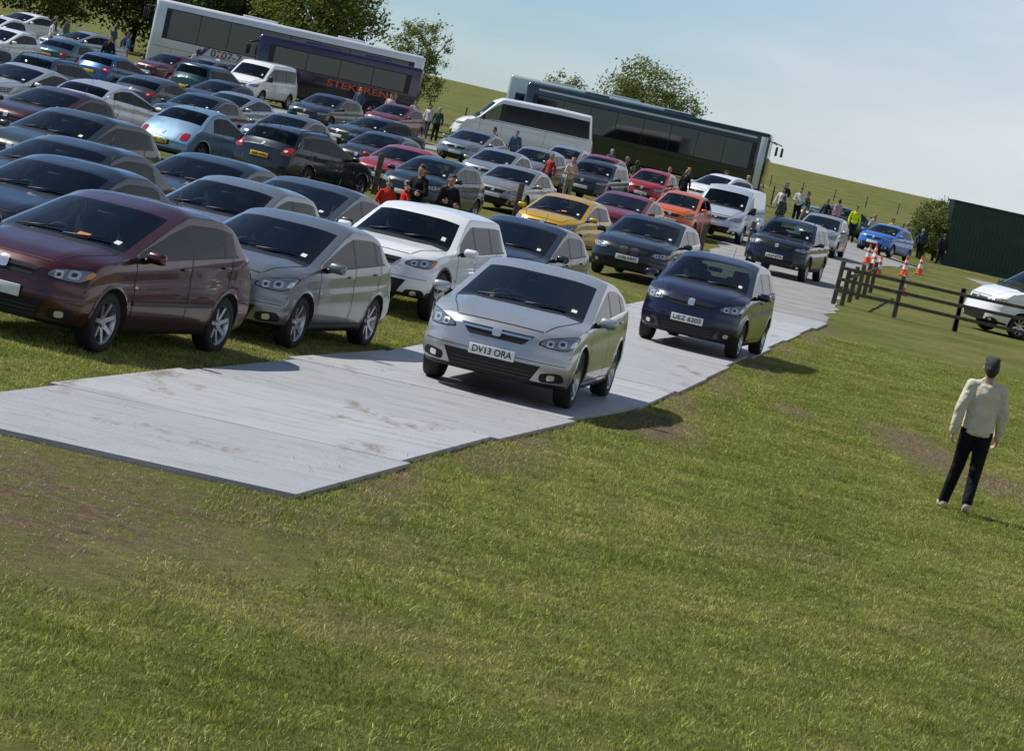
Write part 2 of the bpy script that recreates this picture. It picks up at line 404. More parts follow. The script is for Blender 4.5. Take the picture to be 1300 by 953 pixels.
        for hs in (Bp-.12,(Cp+.05 if kind not in('beetle','city') else None)):
            if hs is None: continue
            hh=bvh.ray_cast(Vector((sg*W,hy+hs,bz(hs)-.10)),Vector((-sg,0,0)))[0]
            if hh: box(bm,(hh.x+sg*.012,hh.y,hh.z),(.03,.17,.026),PAINT,.008)
        if 'mould' in opt: line(ax,(wf+Rw+.12,.52),(wr-Rw-.12,.52),.05,DPL,.012,20)
        for ws in (wf,wr):
            n=22;A=[];B_=[]
            for i in range(n+1):
                a=math.pi*(-.08)+math.pi*1.16*i/n
                for lst,rr in ((A,Rw+.051),(B_,Rw+.08)):
                    yy=ws+rr*math.cos(a); z_=Rw+rr*math.sin(a)
                    hh=bvh.ray_cast(Vector((sg*W,hy+yy,max(z_,zb0+.01))),Vector((-sg,0,0)))
                    lst.append(bm.verts.new(hh[0]+Vector((sg*(.012 if rr<Rw+.06 else .004),0,0))) if hh[0] else None)
            for i in range(n):
                q=[A[i],A[i+1],B_[i+1],B_[i]]
                if all(q):
                    f=bm.faces.new(q); f.material_index=DPL if suv else PAINT; f.smooth=True
        ms=cowl+.42
        hh=bvh.ray_cast(Vector((sg*W,hy+ms,bz(ms)-.01)),Vector((-sg,0,0)))[0]
        mx=(hh.x if hh else sg*hw*.93)
        tube(bm,(mx-sg*.02,hy+ms,bz(ms)),(mx+sg*.08,hy+ms-.01,bz(ms)+.03),.035,.03,8,BLACK)
        ms_=.12 if not van else .15
        box(bm,(mx+sg*.14,hy+ms-.02,bz(ms)+.06+(.06 if van else 0)),(.21,.12,ms_*(1 if not van else 1.8)),BLACK if van else PAINT,.045)
        proj(ax,[(wf+Rw+.12,.66*kh),(wf+Rw+.19,.66*kh),(wf+Rw+.19,.69*kh),(wf+Rw+.12,.69*kh)],2,2,AMB,.006,True)
        for ws in (wf,wr): wheel(bm,(sg*(hw*.965),hy+ws,Rw),sg,Rw,.2,{'hatch':7,'estate':5,'mpv':6,'suv':5,'hatchbig':5}.get(kind,8))
    zl=F(L-.12,0,1).z if kind!='beetle' else .78
    zl=min(zl,1.15)
    for sg in (1,-1):
        if kind=='beetle':
            proj('B',[(sg*.62*hw,.60),(sg*.84*hw,.60),(sg*.84*hw,.80),(sg*.62*hw,.80)],6,6,RED,.01,True)
        elif van or suv:
            proj('B',[(sg*.80*hw,.65),(sg*.93*hw,.65),(sg*.90*hw,1.12*kh),(sg*.80*hw,1.12*kh)],4,8,RED,.008)
        else:
            proj('B',[(sg*.60*hw,zl-.24),(sg*.93*hw,zl-.26),(sg*.92*hw,zl-.03),(sg*.68*hw,zl-.05)],8,6,RED,.008,True)
            proj('B',[(sg*.70*hw,zl-.17),(sg*.80*hw,zl-.17),(sg*.80*hw,zl-.12),(sg*.70*hw,zl-.12)],4,3,PW,.012,True)
    pz=.72 if kind!='beetle' else .5
    h=bvh.ray_cast(Vector((0,-hy+1,pz)),Vector((0,-1,0)))[0]
    proj('B',[(-.34,pz-.09),(.34,pz-.09),(.34,pz+.09),(-.34,pz+.09)],8,4,SEAM,.003,True)
    box(bm,(0,(h.y if h else -hy)+.014,pz),(.53,.016,.115),PY,.004)
    line('B',(-.9*hw,.52),(.9*hw,.52),.010,SEAM,.004,20)
    line('B',(-.5*hw,.52),(-.56*hw,zl),.008); line('B',(.5*hw,.52),(.56*hw,zl),.008)
    proj('B',[(-.8*hw,.30),(.8*hw,.30),(.8*hw,.36),(-.8*hw,.36)],16,2,DPL,.006)
    proj('B',[(-.045,zl-.10),(.045,zl-.10),(.045,zl-.01),(-.045,zl-.01)],5,5,REFL,.012,True)
    if 'rails' in opt:
        for sg in (1,-1):
            pts=[F(rf+.25+(r0-rf-.25)*i/8,sg*.86,1)+Vector((0,0,.05 if 0<i<8 else .0)) for i in range(9)]
            for a,b in zip(pts,pts[1:]): tube(bm,a,b,.016,.016,6,CHROME if 'chr' in opt else BLACK)
    a=F(r0-.2,0,1); tube(bm,a,a+Vector((0,.12,.2)),.006,.003,5,BLACK)
    fl=.42+(zb0-.2)
    box(bm,(0,(wf+wr)/2-L/2+.1,fl),(W*.78,L*.72,.03),INTR)
    box(bm,(0,hy+cowl+.42,b0-.10),(W*.8,.42,.2),INTR,.05)
    for sx in (-.36,.36):
        sy=hy+rf+.25
        box(bm,(sx,sy-.1,fl+.18),(.5,.5,.2),INTR,.06)
        box(bm,(sx,sy+.18,fl+.5),(.48,.16,.62),INTR,.06,Matrix.Rotation(-.2,4,'X'))
        box(bm,(sx,sy+.27,fl+.84),(.27,.1,.17),INTR,.04)
    if kind!='van':
        for sy in ((hy+Cp+.05,) if kind!='minibus' else (hy+3,hy+4,hy+5,hy+6)):
            box(bm,(0,sy,fl+.40),(W*.72,.18,.56),INTR,.06,Matrix.Rotation(-.2,4,'X'))
            for sx in (-.4,.4): box(bm,(sx,sy+.08,fl+.72),(.25,.09,.14),INTR,.04)
    c=Vector((-.36,hy+cowl+.72,b0+.0)); prev=None
    for i in range(17):
        an=2*math.pi*i/16; p=c+Vector((.18*math.cos(an),.06*math.sin(an),.17*math.sin(an)))
        if prev: tube(bm,prev,p,.014,.014,5,BLACK,False)
        prev=p
    me=bpy.data.meshes.new('car_'+kind); bm.to_mesh(me); bm.free()
    for i,m in enumerate(CARM): me.materials.append(m if m else M_BLACK)
    _cache[key]=(me,dict(fy=fy-.012,zp=zp,ry=(h.y if h else -hy)+.026,pz=pz,seat=(-.36,hy+rf+.25,fl),wheel=c))
    return _cache[key]
def cxy(Y):
    return interp([(20,-3.95),(23.9,-3.05),(33.2,-1.2),(38.2,0.02),(57.9,3.04),(70.6,5.0),(75,5.7)],Y)
def car(name,kind,X,Y,yaw,col,metal=.5,facing='F',L=None,W=None,H=None,opt='',plate=None,rplate=None):
    me,inf=car_mesh(kind,L,W,H,opt)
    o=bpy.data.objects.new(name,me); COL.objects.link(o)
    o.material_slots[0].link='OBJECT'; o.material_slots[0].material=paint(col,metal)
    a=-math.radians(yaw) if facing=='F' else math.pi-math.radians(yaw)
    hgt=.05 if (abs(X-cxy(Y))<1.6 and 24<Y<70) else .003
    o.location=(X,Y,terr(X,Y)+hgt)
    fx,fyy=math.sin(a),-math.cos(a)
    d=(terr(X+fx*1.4,Y+fyy*1.4)-terr(X-fx*1.4,Y-fyy*1.4))/2.8
    o.rotation_euler=(-math.atan(d),0,a)
    if plate: text_child(o,plate,.105,(0,inf['fy'],inf['zp']),(math.pi/2,0,0),M_BLACK,.46,'plate_lettering')
    if rplate: text_child(o,rplate,.105,(0,inf['ry'],inf['pz']),(math.pi/2,0,math.pi),M_BLACK,.46,'plate_lettering')
    o['seat']=inf['seat']; o['wheel']=inf['wheel']
    return o
WHT=(.80,.80,.80)
def nose(x,y,yaw,L):
    a=math.radians(yaw); return x+math.sin(a)*L/2, y+math.cos(a)*L/2
def N(name,kind,px,py,yaw,col,metal=.5,fac='F',**k):
    L=k.get('L') or PRE[kind]['L']; x,y=nose(px,py,yaw,L)
    return car(name,kind,x,y,yaw,col,metal,fac,**k)
C=car
AST=car('silver_hatchback_car','hatchbig',.10,37.4,9.7,(.43,.44,.45),.55,opt='chr bigw swept',plate='DV13 ORA',H=1.47)
NOTE=car('blue_compact_car','mpv',2.98,52.6,12,(.006,.009,.035),.3,opt='swept',plate='UEZ 6203')
car('dark_red_hatchback_car','hatch',-4.4,32.7,19,(.055,.0015,.005),.4,L=4.3,W=1.71,H=1.50,opt='mould tick')
car('silver_hatchback_car','hatch',-2.99,37.65,16,(.20,.215,.22),.6,opt='swept',H=1.46)
car('white_suv_car','suv',-1.75,46.6,15,WHT,0,L=4.3,W=1.77,H=1.58,opt='priv')
C('dark_blue_hatchback_car','hatch',-.35,52.5,15,(.012,.018,.035))
C('grey_hatchback_car','hatchbig',-3.75,49.5,16,(.07,.075,.08),H=1.45)
N('yellow_hatchback_car','city',-.10,75.8,16,(.62,.36,.012),.25,L=3.8,H=1.42,opt='tick')
N('dark_blue_estate_car','estate',1.95,70.6,12,(.005,.006,.014),.3,opt='twin chr',W=1.85,H=1.47,plate='YF06 HHY')
N('red_hatchback_car','hatchbig',1.66,91.8,14,(.22,.008,.012),.3,H=1.45)
C('orange_hatchback_car','city',4.5,109.5,13,(.75,.13,.01),.2,L=3.95,H=1.48)
N('silver_van','van',5.8,111.5,14,(.55,.60,.66),.4,opt='cargo')
C('dark_grey_hatchback_car','suv',1.5,120,14,(.03,.035,.04),H=1.6)
C('beige_saloon_car','saloon',-1.2,98,15,(.36,.34,.29),.6)
C('dark_teal_hatchback_car','mpv',-3.1,83,17,(.012,.03,.035),L=4.25,H=1.52)
C('silver_hatchback_car','hatch',-2.1,111.5,16,(.42,.44,.46),.7)
N('silver_hatchback_car','hatchbig',-4.2,127,16,(.30,.32,.33),.7,H=1.45)
C('red_hatchback_car','city',3.9,129,14,(.4,.01,.012),.2)
C('red_saloon_car','saloon',-4.4,92.5,17,(.35,.008,.015),.2)
C('dark_blue_saloon_car','saloon',-6.0,39.6,19,(.006,.009,.02))
C('black_saloon_car','saloon',-6.95,45.9,19,(.006,.007,.008),.3,L=4.8,opt='chr')
C('grey_green_hatchback_car','estate',-8.7,57.0,19,(.045,.052,.045),.7,L=4.5)
C('dark_blue_saloon_car','saloon',-5.5,51.2,18,(.012,.018,.03))
C('silver_hatchback_car','city',-4.3,44.0,18,(.26,.28,.29),.7,L=3.8,opt='priv')
C('dark_estate_car','estate',-6.35,81,27,(.012,.018,.022),.5,'B',L=4.6,H=1.55,opt='rails',rplate='YK05 WRG')
C('light_blue_rounded_car','beetle',-9.1,81.5,27,(.20,.33,.45),.4,'B',rplate='S603 CAJ')
C('silver_hatchback_car','hatchbig',-12.3,87,28,(.55,.58,.62),.6,'B',L=4.2,opt='priv')
N('blue_hatchback_car','hatch',-18.4,121,25,(.04,.10,.22),.5,'B')
N('teal_saloon_car','saloon',-21.3,128,22,(.015,.07,.09),.5,'B')
C('dark_grey_hatchback_car','hatchbig',-13.6,107,24,(.05,.06,.07),.6,'B')
N('teal_suv_car','suv',-15.4,127,24,(.02,.055,.06),.5,'B',opt='priv')
N('white_taxi_minivan','van',-15.0,143,20,WHT,0,L=4.7,H=1.95)
C('silver_blue_hatchback_car','hatchbig',-11.4,108.5,20,(.30,.35,.42),.6)
N('dark_hatchback_car','estate',-10.7,130,18,(.02,.025,.03))
C('black_saloon_car','saloon',-7.0,119,34,(.014,.016,.02),.4)
N('dark_red_hatchback_car','hatch',-8.2,139,18,(.16,.01,.01),.3)
N('dark_hatchback_car','mpv',-6.1,96,18,(.02,.022,.026))
N('dark_red_hatchback_car','hatch',-11.9,68,20,(.05,.006,.01))
N('silver_hatchback_car','hatchbig',-15.6,84,20,(.5,.52,.52),.6)
N('white_hatchback_car','hatch',-23.4,124,20,WHT,0)
N('white_saloon_car','saloon',-29.4,160,30,WHT,0)
N('silver_saloon_car','saloon',-24.6,147,40,(.4,.43,.45),.7)
N('dark_red_hatchback_car','hatch',-18.8,140,22,(.12,.02,.02))
N('grey_saloon_car','saloon',-18.4,146,35,(.12,.14,.15),.6)
N('silver_hatchback_car','city',-.2,133,15,(.45,.47,.5),.7)
C('dark_blue_suv_car','suv',7.35,95.5,14,(.008,.010,.018),.3,L=4.5,W=1.9,H=1.74,opt='rails boxl',plate='LR59 ETK')
N('silver_hatchback_car','hatch',9.9,118,12,(.45,.48,.5),.7)
N('blue_compact_car','city',14.3,140,25,(.03,.17,.55),.2,L=3.6)
N('dark_green_saloon_car','saloon',12.5,158,50,(.01,.04,.035),.3)
N('white_saloon_car','saloon',-27.2,141,25,(.7,.7,.7),0)
N('silver_estate_car','estate',-20.5,100,22,(.4,.42,.43),.6)
N('silver_hatchback_car','mpv',-1.4,119,15,(.3,.31,.33),.6)
N('red_hatchback_car','hatch',1.2,130,15,(.3,.01,.01),.3)
N('grey_saloon_car','saloon',-9.3,98,18,(.14,.15,.16),.5)
N('dark_saloon_car','saloon',-12.3,99,18,(.03,.04,.045),.5)
C('white_mpv_car','mpv',7.0,136,30,WHT,0,L=4.4,H=1.7)
C('blue_estate_car','estate',-16.6,104,24,(.04,.07,.13),.5,'B',opt='rails')
C('black_hatchback_car','hatch',-13.2,120,22,(.02,.02,.022),.4)
C('silver_saloon_car','saloon',-21.9,114,24,(.45,.47,.49),.6,'B')
car('white_panel_van','van',14.7,88.6,68,WHT,0,L=5.6,W=2.0,H=2.15,opt='cargo')
car('white_minibus','minibus',-2.0,153,84,WHT,0,opt='priv')
# ------------------------------------------------------------ coaches
def coach(name,L,H,X,Y,ang,col,col2,glass_z=(1.5,2.75),skirt=None,W=2.5,front=False):
    mats=[pmat('coach_paint',col,.25,.1,1,var=.06,vscale=.7),pmat('coach_trim',col2,.25,.1,1),
          pmat('coach_glass',(.006,.008,.009),.04,0,1,spec=.5),M_TYRE,M_RIM,M_LENS,M_RED,M_CHROME,M_BLACK,M_SEAM]
    bm=bmesh.new(); hy=-L/2
    box(bm,(0,0,(H+.3)/2),(W,L,H-.3),0,.16)
    g0,g1=glass_z
    gz=(g0+g1)/2; gh=g1-g0
    n=int((L-1.6)/1.45); w=(L-1.6)/n
    for sg in (1,-1):
        box(bm,(sg*(W/2+.004),.05,gz),(.012,L-1.1,gh+.1),8)
        for i in range(n):
            y=hy+.85+w*(i+.5)
            box(bm,(sg*(W/2+.014),y,gz),(.02,w-.035,gh),2)
        m=int((L-2)/1.3)
        for i in range(m): box(bm,(sg*(W/2+.003),hy+1.2+(L-2)*i/m,.8),(.008,.018,.75),9)
        box(bm,(sg*(W/2+.003),0,1.22),(.008,L-.5,.018),9)
        if skirt: box(bm,(sg*(W/2+.006),L*.08,.72),(.012,L*.62,.72),1,0)
        if front:
            box(bm,(sg*(W/2+.012),hy+.28,(H+.3)/2),(.026,.36,H-.75),1,.01)
            box(bm,(sg*(W/2+.006),0,H-.33),(.014,L-1.4,.10),1)
        for ws in (2.4,L-3.1,L-1.8) if L>11 else (1.6,L-2.0):
            tube(bm,(sg*(W/2-.2),hy+ws,.5),(sg*(W/2+.008),hy+ws,.5),.58,seg=26,mat=9)
            wheel(bm,(sg*(W/2+.03),hy+ws,.49),sg,.49,.28,10,3,4,9)
        tube(bm,(sg*(W/2-.1),hy+.05,H-.35),(sg*(W/2+.12),hy-.45,H-.5),.03,.03,6,8)
        box(bm,(sg*(W/2+.14),hy-.48,H-.85),(.22,.12,.5),8,.04)
    box(bm,(0,hy-.008,(g0+H)/2-.25),(W-.22,.03,H-g0-.0),2,.01)
    box(bm,(0,hy-.026,(g0+H)/2-.2),(.04,.012,H-g0-.1),8)
    for sg in (1,-1):
        box(bm,(sg*.9,hy-.01,.72),(.42,.04,.22),5,.015)
        box(bm,(sg*1.05,-hy+.01,1.1),(.18,.03,.6),6,.01)
    box(bm,(0,hy-.012,.42),(W-.3,.04,.2),8,.01)
    box(bm,(0,hy-.016,.62),(.53,.02,.12),7,0)
    box(bm,(0,-hy+.012,2.2),(W-.5,.03,.9),2,.01)
    box(bm,(0,hy+L*.38,H+.04),(1.5,1.8,.14),0,.05); box(bm,(0,hy+L*.72,H+.04),(1.5,1.4,.14),0,.05)
    o=bm2obj(bm,name,mats); o.location=(X,Y,terr(X,Y)); o.rotation_euler=(0,0,math.radians(ang)); return o
gc=coach('dark_green_coach',13.6,3.55,4.3,172,80,(.005,.022,.020),(.62,.64,.62),(1.5,2.9),front=True)
coach('white_roof_coach',10.5,3.75,1.6,180,84,(.35,.42,.42),(.6,.62,.62))
wc=coach('white_coach',14,3.6,-14.9,163,-86,(.74,.74,.76),(.06,.02,.10),(1.7,3.15),skirt=True)
M_ORG=pmat('orange_lettering',(.65,.12,.02),.4); M_PUR=pmat('purple_lettering',(.09,.03,.18),.4)
pc=coach('purple_coach',8.1,3.05,-11.5,154.5,-86,(.016,.006,.040),(.08,.02,.15),(1.75,2.6))
def side_text(o,body,size,along,z,W,mat,width=None):
    a=o.rotation_euler.z; sg=1 if math.sin(a)<0 else -1
    rz=math.pi/2 if sg>0 else -math.pi/2
    text_child(o,body,size,(sg*(W/2+.016),along,z),(math.pi/2,0,rz),mat,width)
side_text(pc,'STEKEREN',.45,1.1,1.42,2.5,M_ORG,3.0)
side_text(wc,'0207-7',.5,-3.0,1.42,2.5,M_PUR,1.6)
bm=bmesh.new()
for k in range(3):
    vs=[bm.verts.new((0,-5.2+k*.25+.9*t,.7+.18*k+.75*t*t+ (.10 if e else -.05))) for e in (0,1) for t in ([i/8 for i in range(9)] if e==0 else [1-i/8 for i in range(9)])]
    bm.faces.new(vs)
sw=bm2obj(bm,'livery_swoosh',[M_PUR],wc); sw.location=(1.27,0,0)
# ------------------------------------------------------------ people
def sphere_pts():
    bm=bmesh.new(); bmesh.ops.create_icosphere(bm,subdivisions=2,radius=1); 
    v=np.array([x.co[:] for x in bm.verts]); f=[tuple(q.index for q in x.verts) for x in bm.faces]; bm.free(); return v,f
SV,SF=sphere_pts()
def remesh(prims,vox,smooth=4):
    V=[];Fc=[]
    for c,r,l in prims:
        b=len(V)*len(SV); V.append(SV*np.array(r)+np.array(c)); Fc+= [(a+b,b_+b,c_+b) for a,b_,c_ in SF]
    me=bpy.data.meshes.new('p'); me.from_pydata(np.concatenate(V).tolist(),[],Fc)
    o=bpy.data.objects.new('p',me); COL.objects.link(o)
    md=o.modifiers.new('r','REMESH'); md.mode='VOXEL'; md.voxel_size=vox
    ms=o.modifiers.new('s','SMOOTH'); ms.iterations=smooth; ms.factor=.5
    dg=bpy.context.evaluated_depsgraph_get(); dg.update()
    m2=bpy.data.meshes.new_from_object(o.evaluated_get(dg)); bpy.data.objects.remove(o)
    C_=np.array([p[0] for p in prims]); RR=np.array([p[1] for p in prims]); LB=[p[2] for p in prims]
    fc=np.array([f.center[:] for f in m2.polygons])
    lab=[]
    for i in range(0,len(fc),4000):
        d=(fc[i:i+4000,None,:]-C_[None])/RR[None]; q=(np.linalg.norm(d,axis=2)-1)*RR.min(axis=1)[None]
        lab+=[LB[k] for k in q.argmin(axis=1)]
    return m2,lab
SK,HA,TOP,TR,SH=0,1,2,3,4
def head_prims(P,x,y,HZ,longhair=False):
    P.append(((x,y,HZ),(.076,.094,.108),SK)); P.append(((x,y-.03,HZ-.06),(.054,.058,.055),SK)); P.append(((x,y+.04,HZ-.06),(.058,.050,.055),SK))
    P.append(((x,y-.090,HZ-.012),(.014,.020,.020),SK)); P.append(((x,y-.084,HZ+.01),(.010,.016,.028),SK)); P.append(((x,y-.073,HZ-.085),(.022,.018,.016),SK))
    for sg in (1,-1): P.append(((x+sg*.084,y+.000,HZ-.010),(.015,.022,.032),SK))
    P.append(((x,y+.020,HZ+.040),(.087,.096,.086),HA)); P.append(((x,y+.055,HZ-.012),(.078,.064,.082),HA)); P.append(((x,y+.06,HZ-.055),(.060,.048,.050),HA))
    P.append(((x+.02,y-.03,HZ+.088),(.066,.062,.038),HA)); P.append(((x-.03,y+.03,HZ+.098),(.05,.05,.035),HA))
    if longhair:
        for i in range(7): P.append(((x,y+.06+.002*i,HZ-.033*i),(.078-.003*i,.05,.06),HA))
def hand(bm,e,w,sg):
    d=(w-e).normalized()
    side=Vector((0,-1,0)) if abs(d.z)>.6 else Vector((0,0,1))
    a=(side-d*side.dot(d)).normalized(); b=d.cross(a).normalized()
    if b.x*sg>0: b=-b
    H=[]
    def hc(p,q,r0,r1,n=5):
        for i in range(n+1):
            c=p.lerp(q,i/n); r=r0+(r1-r0)*i/n; H.append((tuple(c),(r,r,r),0))
    for t in (-.026,-.009,.009,.026): hc(w+a*t*.6,w+d*.085+a*t,.017,.0145,6)
    for t,l in ((.030,.070),(.010,.080),(-.010,.074),(-.029,.058)):
        p=w+d*.085+a*t; q=p+(d*.9+b*.4).normalized()*l*.5; r_=q+(d*.55+b*.85).normalized()*l*.5
        hc(p,q,.0095,.0088); hc(q,r_,.0088,.0075)
    p=w+d*.03+a*.028; q=p+(d*.6+a*.7+b*.25).normalized()*.045; r_=q+(d*.95+a*.15+b*.3).normalized()*.035
    hc(p,q,.013,.011); hc(q,r_,.0105,.009)
    hm,hl=remesh(H,.0045,2)
    n0=len(bm.faces); bm.from_mesh(hm); bm.faces.ensure_lookup_table()
    for f in bm.faces[n0:]: f.material_index=0; f.smooth=True
def face_bits(bm,x,y,HZ):
    def ell(c,r,m):
        g=bmesh.ops.create_icosphere(bm,subdivisions=2,radius=1)
        for v in g['verts']: v.co=Vector((v.co.x*r[0]+c[0],v.co.y*r[1]+c[1],v.co.z*r[2]+c[2]))
        for f in set(f for v in g['verts'] for f in v.link_faces): f.material_index=m; f.smooth=True
    for sg in (1,-1):
        ell((x+sg*.030,y-.083,HZ+.012),(.013,.010,.008),5); ell((x+sg*.030,y-.091,HZ+.012),(.006,.005,.006),6)
        ell((x+sg*.030,y-.086,HZ+.034),(.018,.007,.004),1)
    ell((x,y-.083,HZ-.048),(.024,.009,.007),7)
def person_mesh(pose,female=False,longhair=False,jacket=False):
    P=[]
    def cap(a,b,r0,r1,l,n=10,sy=1):
        a=Vector(a);b=Vector(b)
        for i in range(n+1):
            t=i/n; c=a.lerp(b,t); r=r0+(r1-r0)*t; P.append((tuple(c),(r,r*sy,r),l))
    sw=.165 if not female else .15
    J=dict(stand=dict(kn=[(.09,0,.5),(-.10,-.02,.5)],an=[(.10,.02,.09),(-.12,0,.09)],el=[(.245,.03,1.14),(-.245,.03,1.14)],wr=[(.25,-.06,.90),(-.25,-.06,.90)]),
           walk=dict(kn=[(.085,-.12,.51),(-.085,.04,.49)],an=[(.08,-.20,.12),(-.08,.26,.14)],el=[(.245,.10,1.15),(-.245,-.04,1.14)],wr=[(.26,.08,.90),(-.26,-.17,.92)]),
           stroll=dict(kn=[(.095,-.12,.50),(-.075,.04,.49)],an=[(.15,-.20,.09),(-.035,.20,.15)],el=[(.245,.07,1.13),(-.245,-.01,1.13)],wr=[(.262,.06,.885),(-.258,-.11,.89)]),
           fold=dict(kn=[(.10,0,.5),(-.09,-.01,.5)],an=[(.12,.02,.09),(-.10,0,.09)],el=[(.235,-.04,1.14),(-.235,-.04,1.13)],wr=[(-.04,-.20,1.17),(.05,-.19,1.12)]))[pose]
    hands=[]
    ja=.010 if jacket else 0
    for i,sg in enumerate((1,-1)):
        h=Vector((sg*.085,0,.90)); k=Vector(J['kn'][i]); a=Vector(J['an'][i])
        cap(h,k,.102,.075,TR,14); cap(k,a,.075,.062,TR,12)
        toe=a+Vector((sg*.02,-.15,-.05)); heel=a+Vector((0,.03,-.045))
        if a.z>.11 and a.y>.1: toe=a+Vector((sg*.01,-.13,-.10))
        cap(heel,toe,.045,.036,SH,7)
        s=Vector((sg*sw,0,1.405)); e=Vector(J['el'][i]); w=Vector(J['wr'][i])
        cap(s,e,.064+ja,.056+ja,TOP,12); cap(e,w,.056+ja,.045+ja,TOP,12)
        hands.append((e,w,sg))
    prof=[(.86,.140,.105),(.93,.168,.122),(1.0,.168,.122),(1.08,.160,.116),(1.15,.160,.115),(1.25,.168,.12),(1.33,.172,.12),(1.40,.15,.10)]
    for i in range(19):
        z=.86+.54*i/18
        rx=interp([(a,b) for a,b,c in prof],z)+(ja*1.8 if z>.9 else 0); ry=interp([(a,c) for a,b,c in prof],z)+(ja if z>.9 else 0)
        P.append(((0,0,z),(rx*(.93 if female else 1),ry,.06),TR if z<.915 else TOP))
    if jacket:
        P.append(((0,.0,.90),(.188,.140,.045),TOP)); P.append(((0,.0,.94),(.188,.140,.05),TOP))
    cap((-sw+.01,0,1.405),(sw-.01,0,1.405),.064+ja,.064+ja,TOP,8)
    cap((-.09,.005,1.44),(.09,.005,1.44),.045,.045,TOP,6)
    cap((0,.01,1.44),(0,.0,1.53),.056,.052,SK,5)
    cap((-.045,.012,1.475),(.045,.012,1.475),.038,.038,TOP,4)
    HZ=1.625
    head_prims(P,0,0,HZ,longhair)
    body,lab=remesh(P,.0115,5)
    bm=bmesh.new(); bm.from_mesh(body)
    for f,l in zip(bm.faces,lab): f.material_index=l; f.smooth=True
    for e,w,sg in hands: hand(bm,e,w,sg)
    face_bits(bm,0,0,HZ)
    me=bpy.data.meshes.new('person_'+pose); bm.to_mesh(me); bm.free()
    for m in (M_SKIN,M_HAIR,M_CL,M_CL,M_SHOE,M_EYEW,M_EYED,M_LIP): me.materials.append(m)
    return me
M_SKIN=pmat('skin',(.42,.23,.16),.5,var=.08,vscale=20); M_HAIR=pmat('dark_hair',(.014,.010,.008),.5,var=.4,vscale=60,bump=.6,bscale=150)
M_CL=pmat('cloth',(.1,.1,.1),.8); M_SHOE=pmat('shoe',(.25,.2,.17),.6); M_EYEW=pmat('eye_white',(.7,.7,.68),.3); M_EYED=pmat('iris',(.02,.012,.01),.2); M_LIP=pmat('lips',(.35,.10,.09),.5)
def cloth(c): 
    k=('c',c)
    if k not in _paint:
        m=pmat('cloth',c,.85,spec=.2,var=.10,vscale=5,bump=1.0,bscale=7)
        for n in m.node_tree.nodes:
            if n.type=='BUMP': n.inputs['Distance'].default_value=.06
        _paint[k]=m
    return _paint[k]
hairs=[M_HAIR,pmat('grey_hair',(.25,.24,.22),.6),pmat('brown_hair',(.06,.03,.015),.6),pmat('fair_hair',(.25,.16,.07),.6)]
PM={'stand':person_mesh('stand'),'stroll':person_mesh('stroll',jacket=True),'fold':person_mesh('fold',True,True),'walk':person_mesh('walk',True,False)}
def person(name,pose,X,Y,ang,top,trs,hair=0,sc=.98,shoe=None):
    o=bpy.data.objects.new(name,PM[pose]); COL.objects.link(o)
    for i,m in ((1,hairs[hair]),(2,cloth(top)),(3,cloth(trs))):
        o.material_slots[i].link='OBJECT'; o.material_slots[i].material=m
    if shoe: o.material_slots[4].link='OBJECT'; o.material_slots[4].material=shoe
    o.location=(X,Y,terr(X,Y)); o.rotation_euler=(0,0,math.radians(ang)); o.scale=(sc,sc,sc); return o
def driver(carobj,top):
    P=[]; sx,sy,fl=carobj['seat']; wc_=Vector(carobj['wheel'])
    def cap(a,b,r0,r1,l,n=10):
        a=Vector(a);b=Vector(b)
        for i in range(n+1):
            t=i/n; c=a.lerp(b,t); r=r0+(r1-r0)*t; P.append((tuple(c),(r,r,r),l))
    hz=min(fl+.90,1.28)
    for i in range(9): P.append(((sx,sy+.0+.05*i/8,fl+.28+.045*i),(.165,.11,.06),TOP))
    cap((sx-.14,sy+.03,hz-.24),(sx+.14,sy+.03,hz-.24),.06,.06,TOP)
    cap((sx,sy+.02,hz-.2),(sx,sy,hz-.1),.052,.05,SK,5)
    bmx=bmesh.new(); hs=[]
    for sg in (1,-1):
        e=Vector((sx+sg*.24,sy-.16,hz-.42)); w=wc_+Vector((sg*.17,.09,0))
        cap((sx+sg*.16,sy+.03,hz-.25),e,.058,.05,TOP); cap(e,w,.048,.036,TOP); hs.append((e,w,sg))
        cap((sx+sg*.09,sy,fl+.30),(sx+sg*.11,sy-.42,fl+.30),.085,.065,TR)
    head_prims(P,sx,sy,hz)
    b,lab=remesh(P,.014,4); bmx.from_mesh(b)
    for f,l in zip(bmx.faces,lab): f.material_index=l; f.smooth=True
    for e,w,sg in hs: hand(bmx,e,w,sg)
    face_bits(bmx,sx,sy,hz)
    bm2obj(bmx,'driver',[M_SKIN,M_HAIR,cloth(top),cloth((.02,.02,.03)),M_SHOE,M_EYEW,M_EYED,M_LIP],carobj)
driver(AST,(.5,.5,.55)); driver(NOTE,(.2,.08,.08))
person('walking_man','stroll',5.1,34.4,-178,(.60,.54,.42),(.006,.006,.009),0,1.0,pmat('pale_shoe',(.5,.40,.34),.6))
person('standing_woman','fold',-2.7,64.6,-30,(.012,.012,.014),(.01,.01,.012),2,.98)
person('standing_woman','fold',-2.0,62.6,20,(.012,.012,.014),(.01,.01,.012),0,.97)
person('child','stand',-3.25,63.6,10,(.6,.03,.02),(.1,.1,.14),2,.74)
person('child','stand',-3.0,66.2,-60,(.6,.03,.02),(.1,.1,.14),0,.72)
tops=[(.012,.012,.015),(.55,.55,.52),(.03,.05,.12),(.35,.05,.05),(.12,.12,.12),(.5,.42,.3),(.04,.07,.05),(.45,.28,.33),(.08,.12,.2),(.02,.02,.025)]
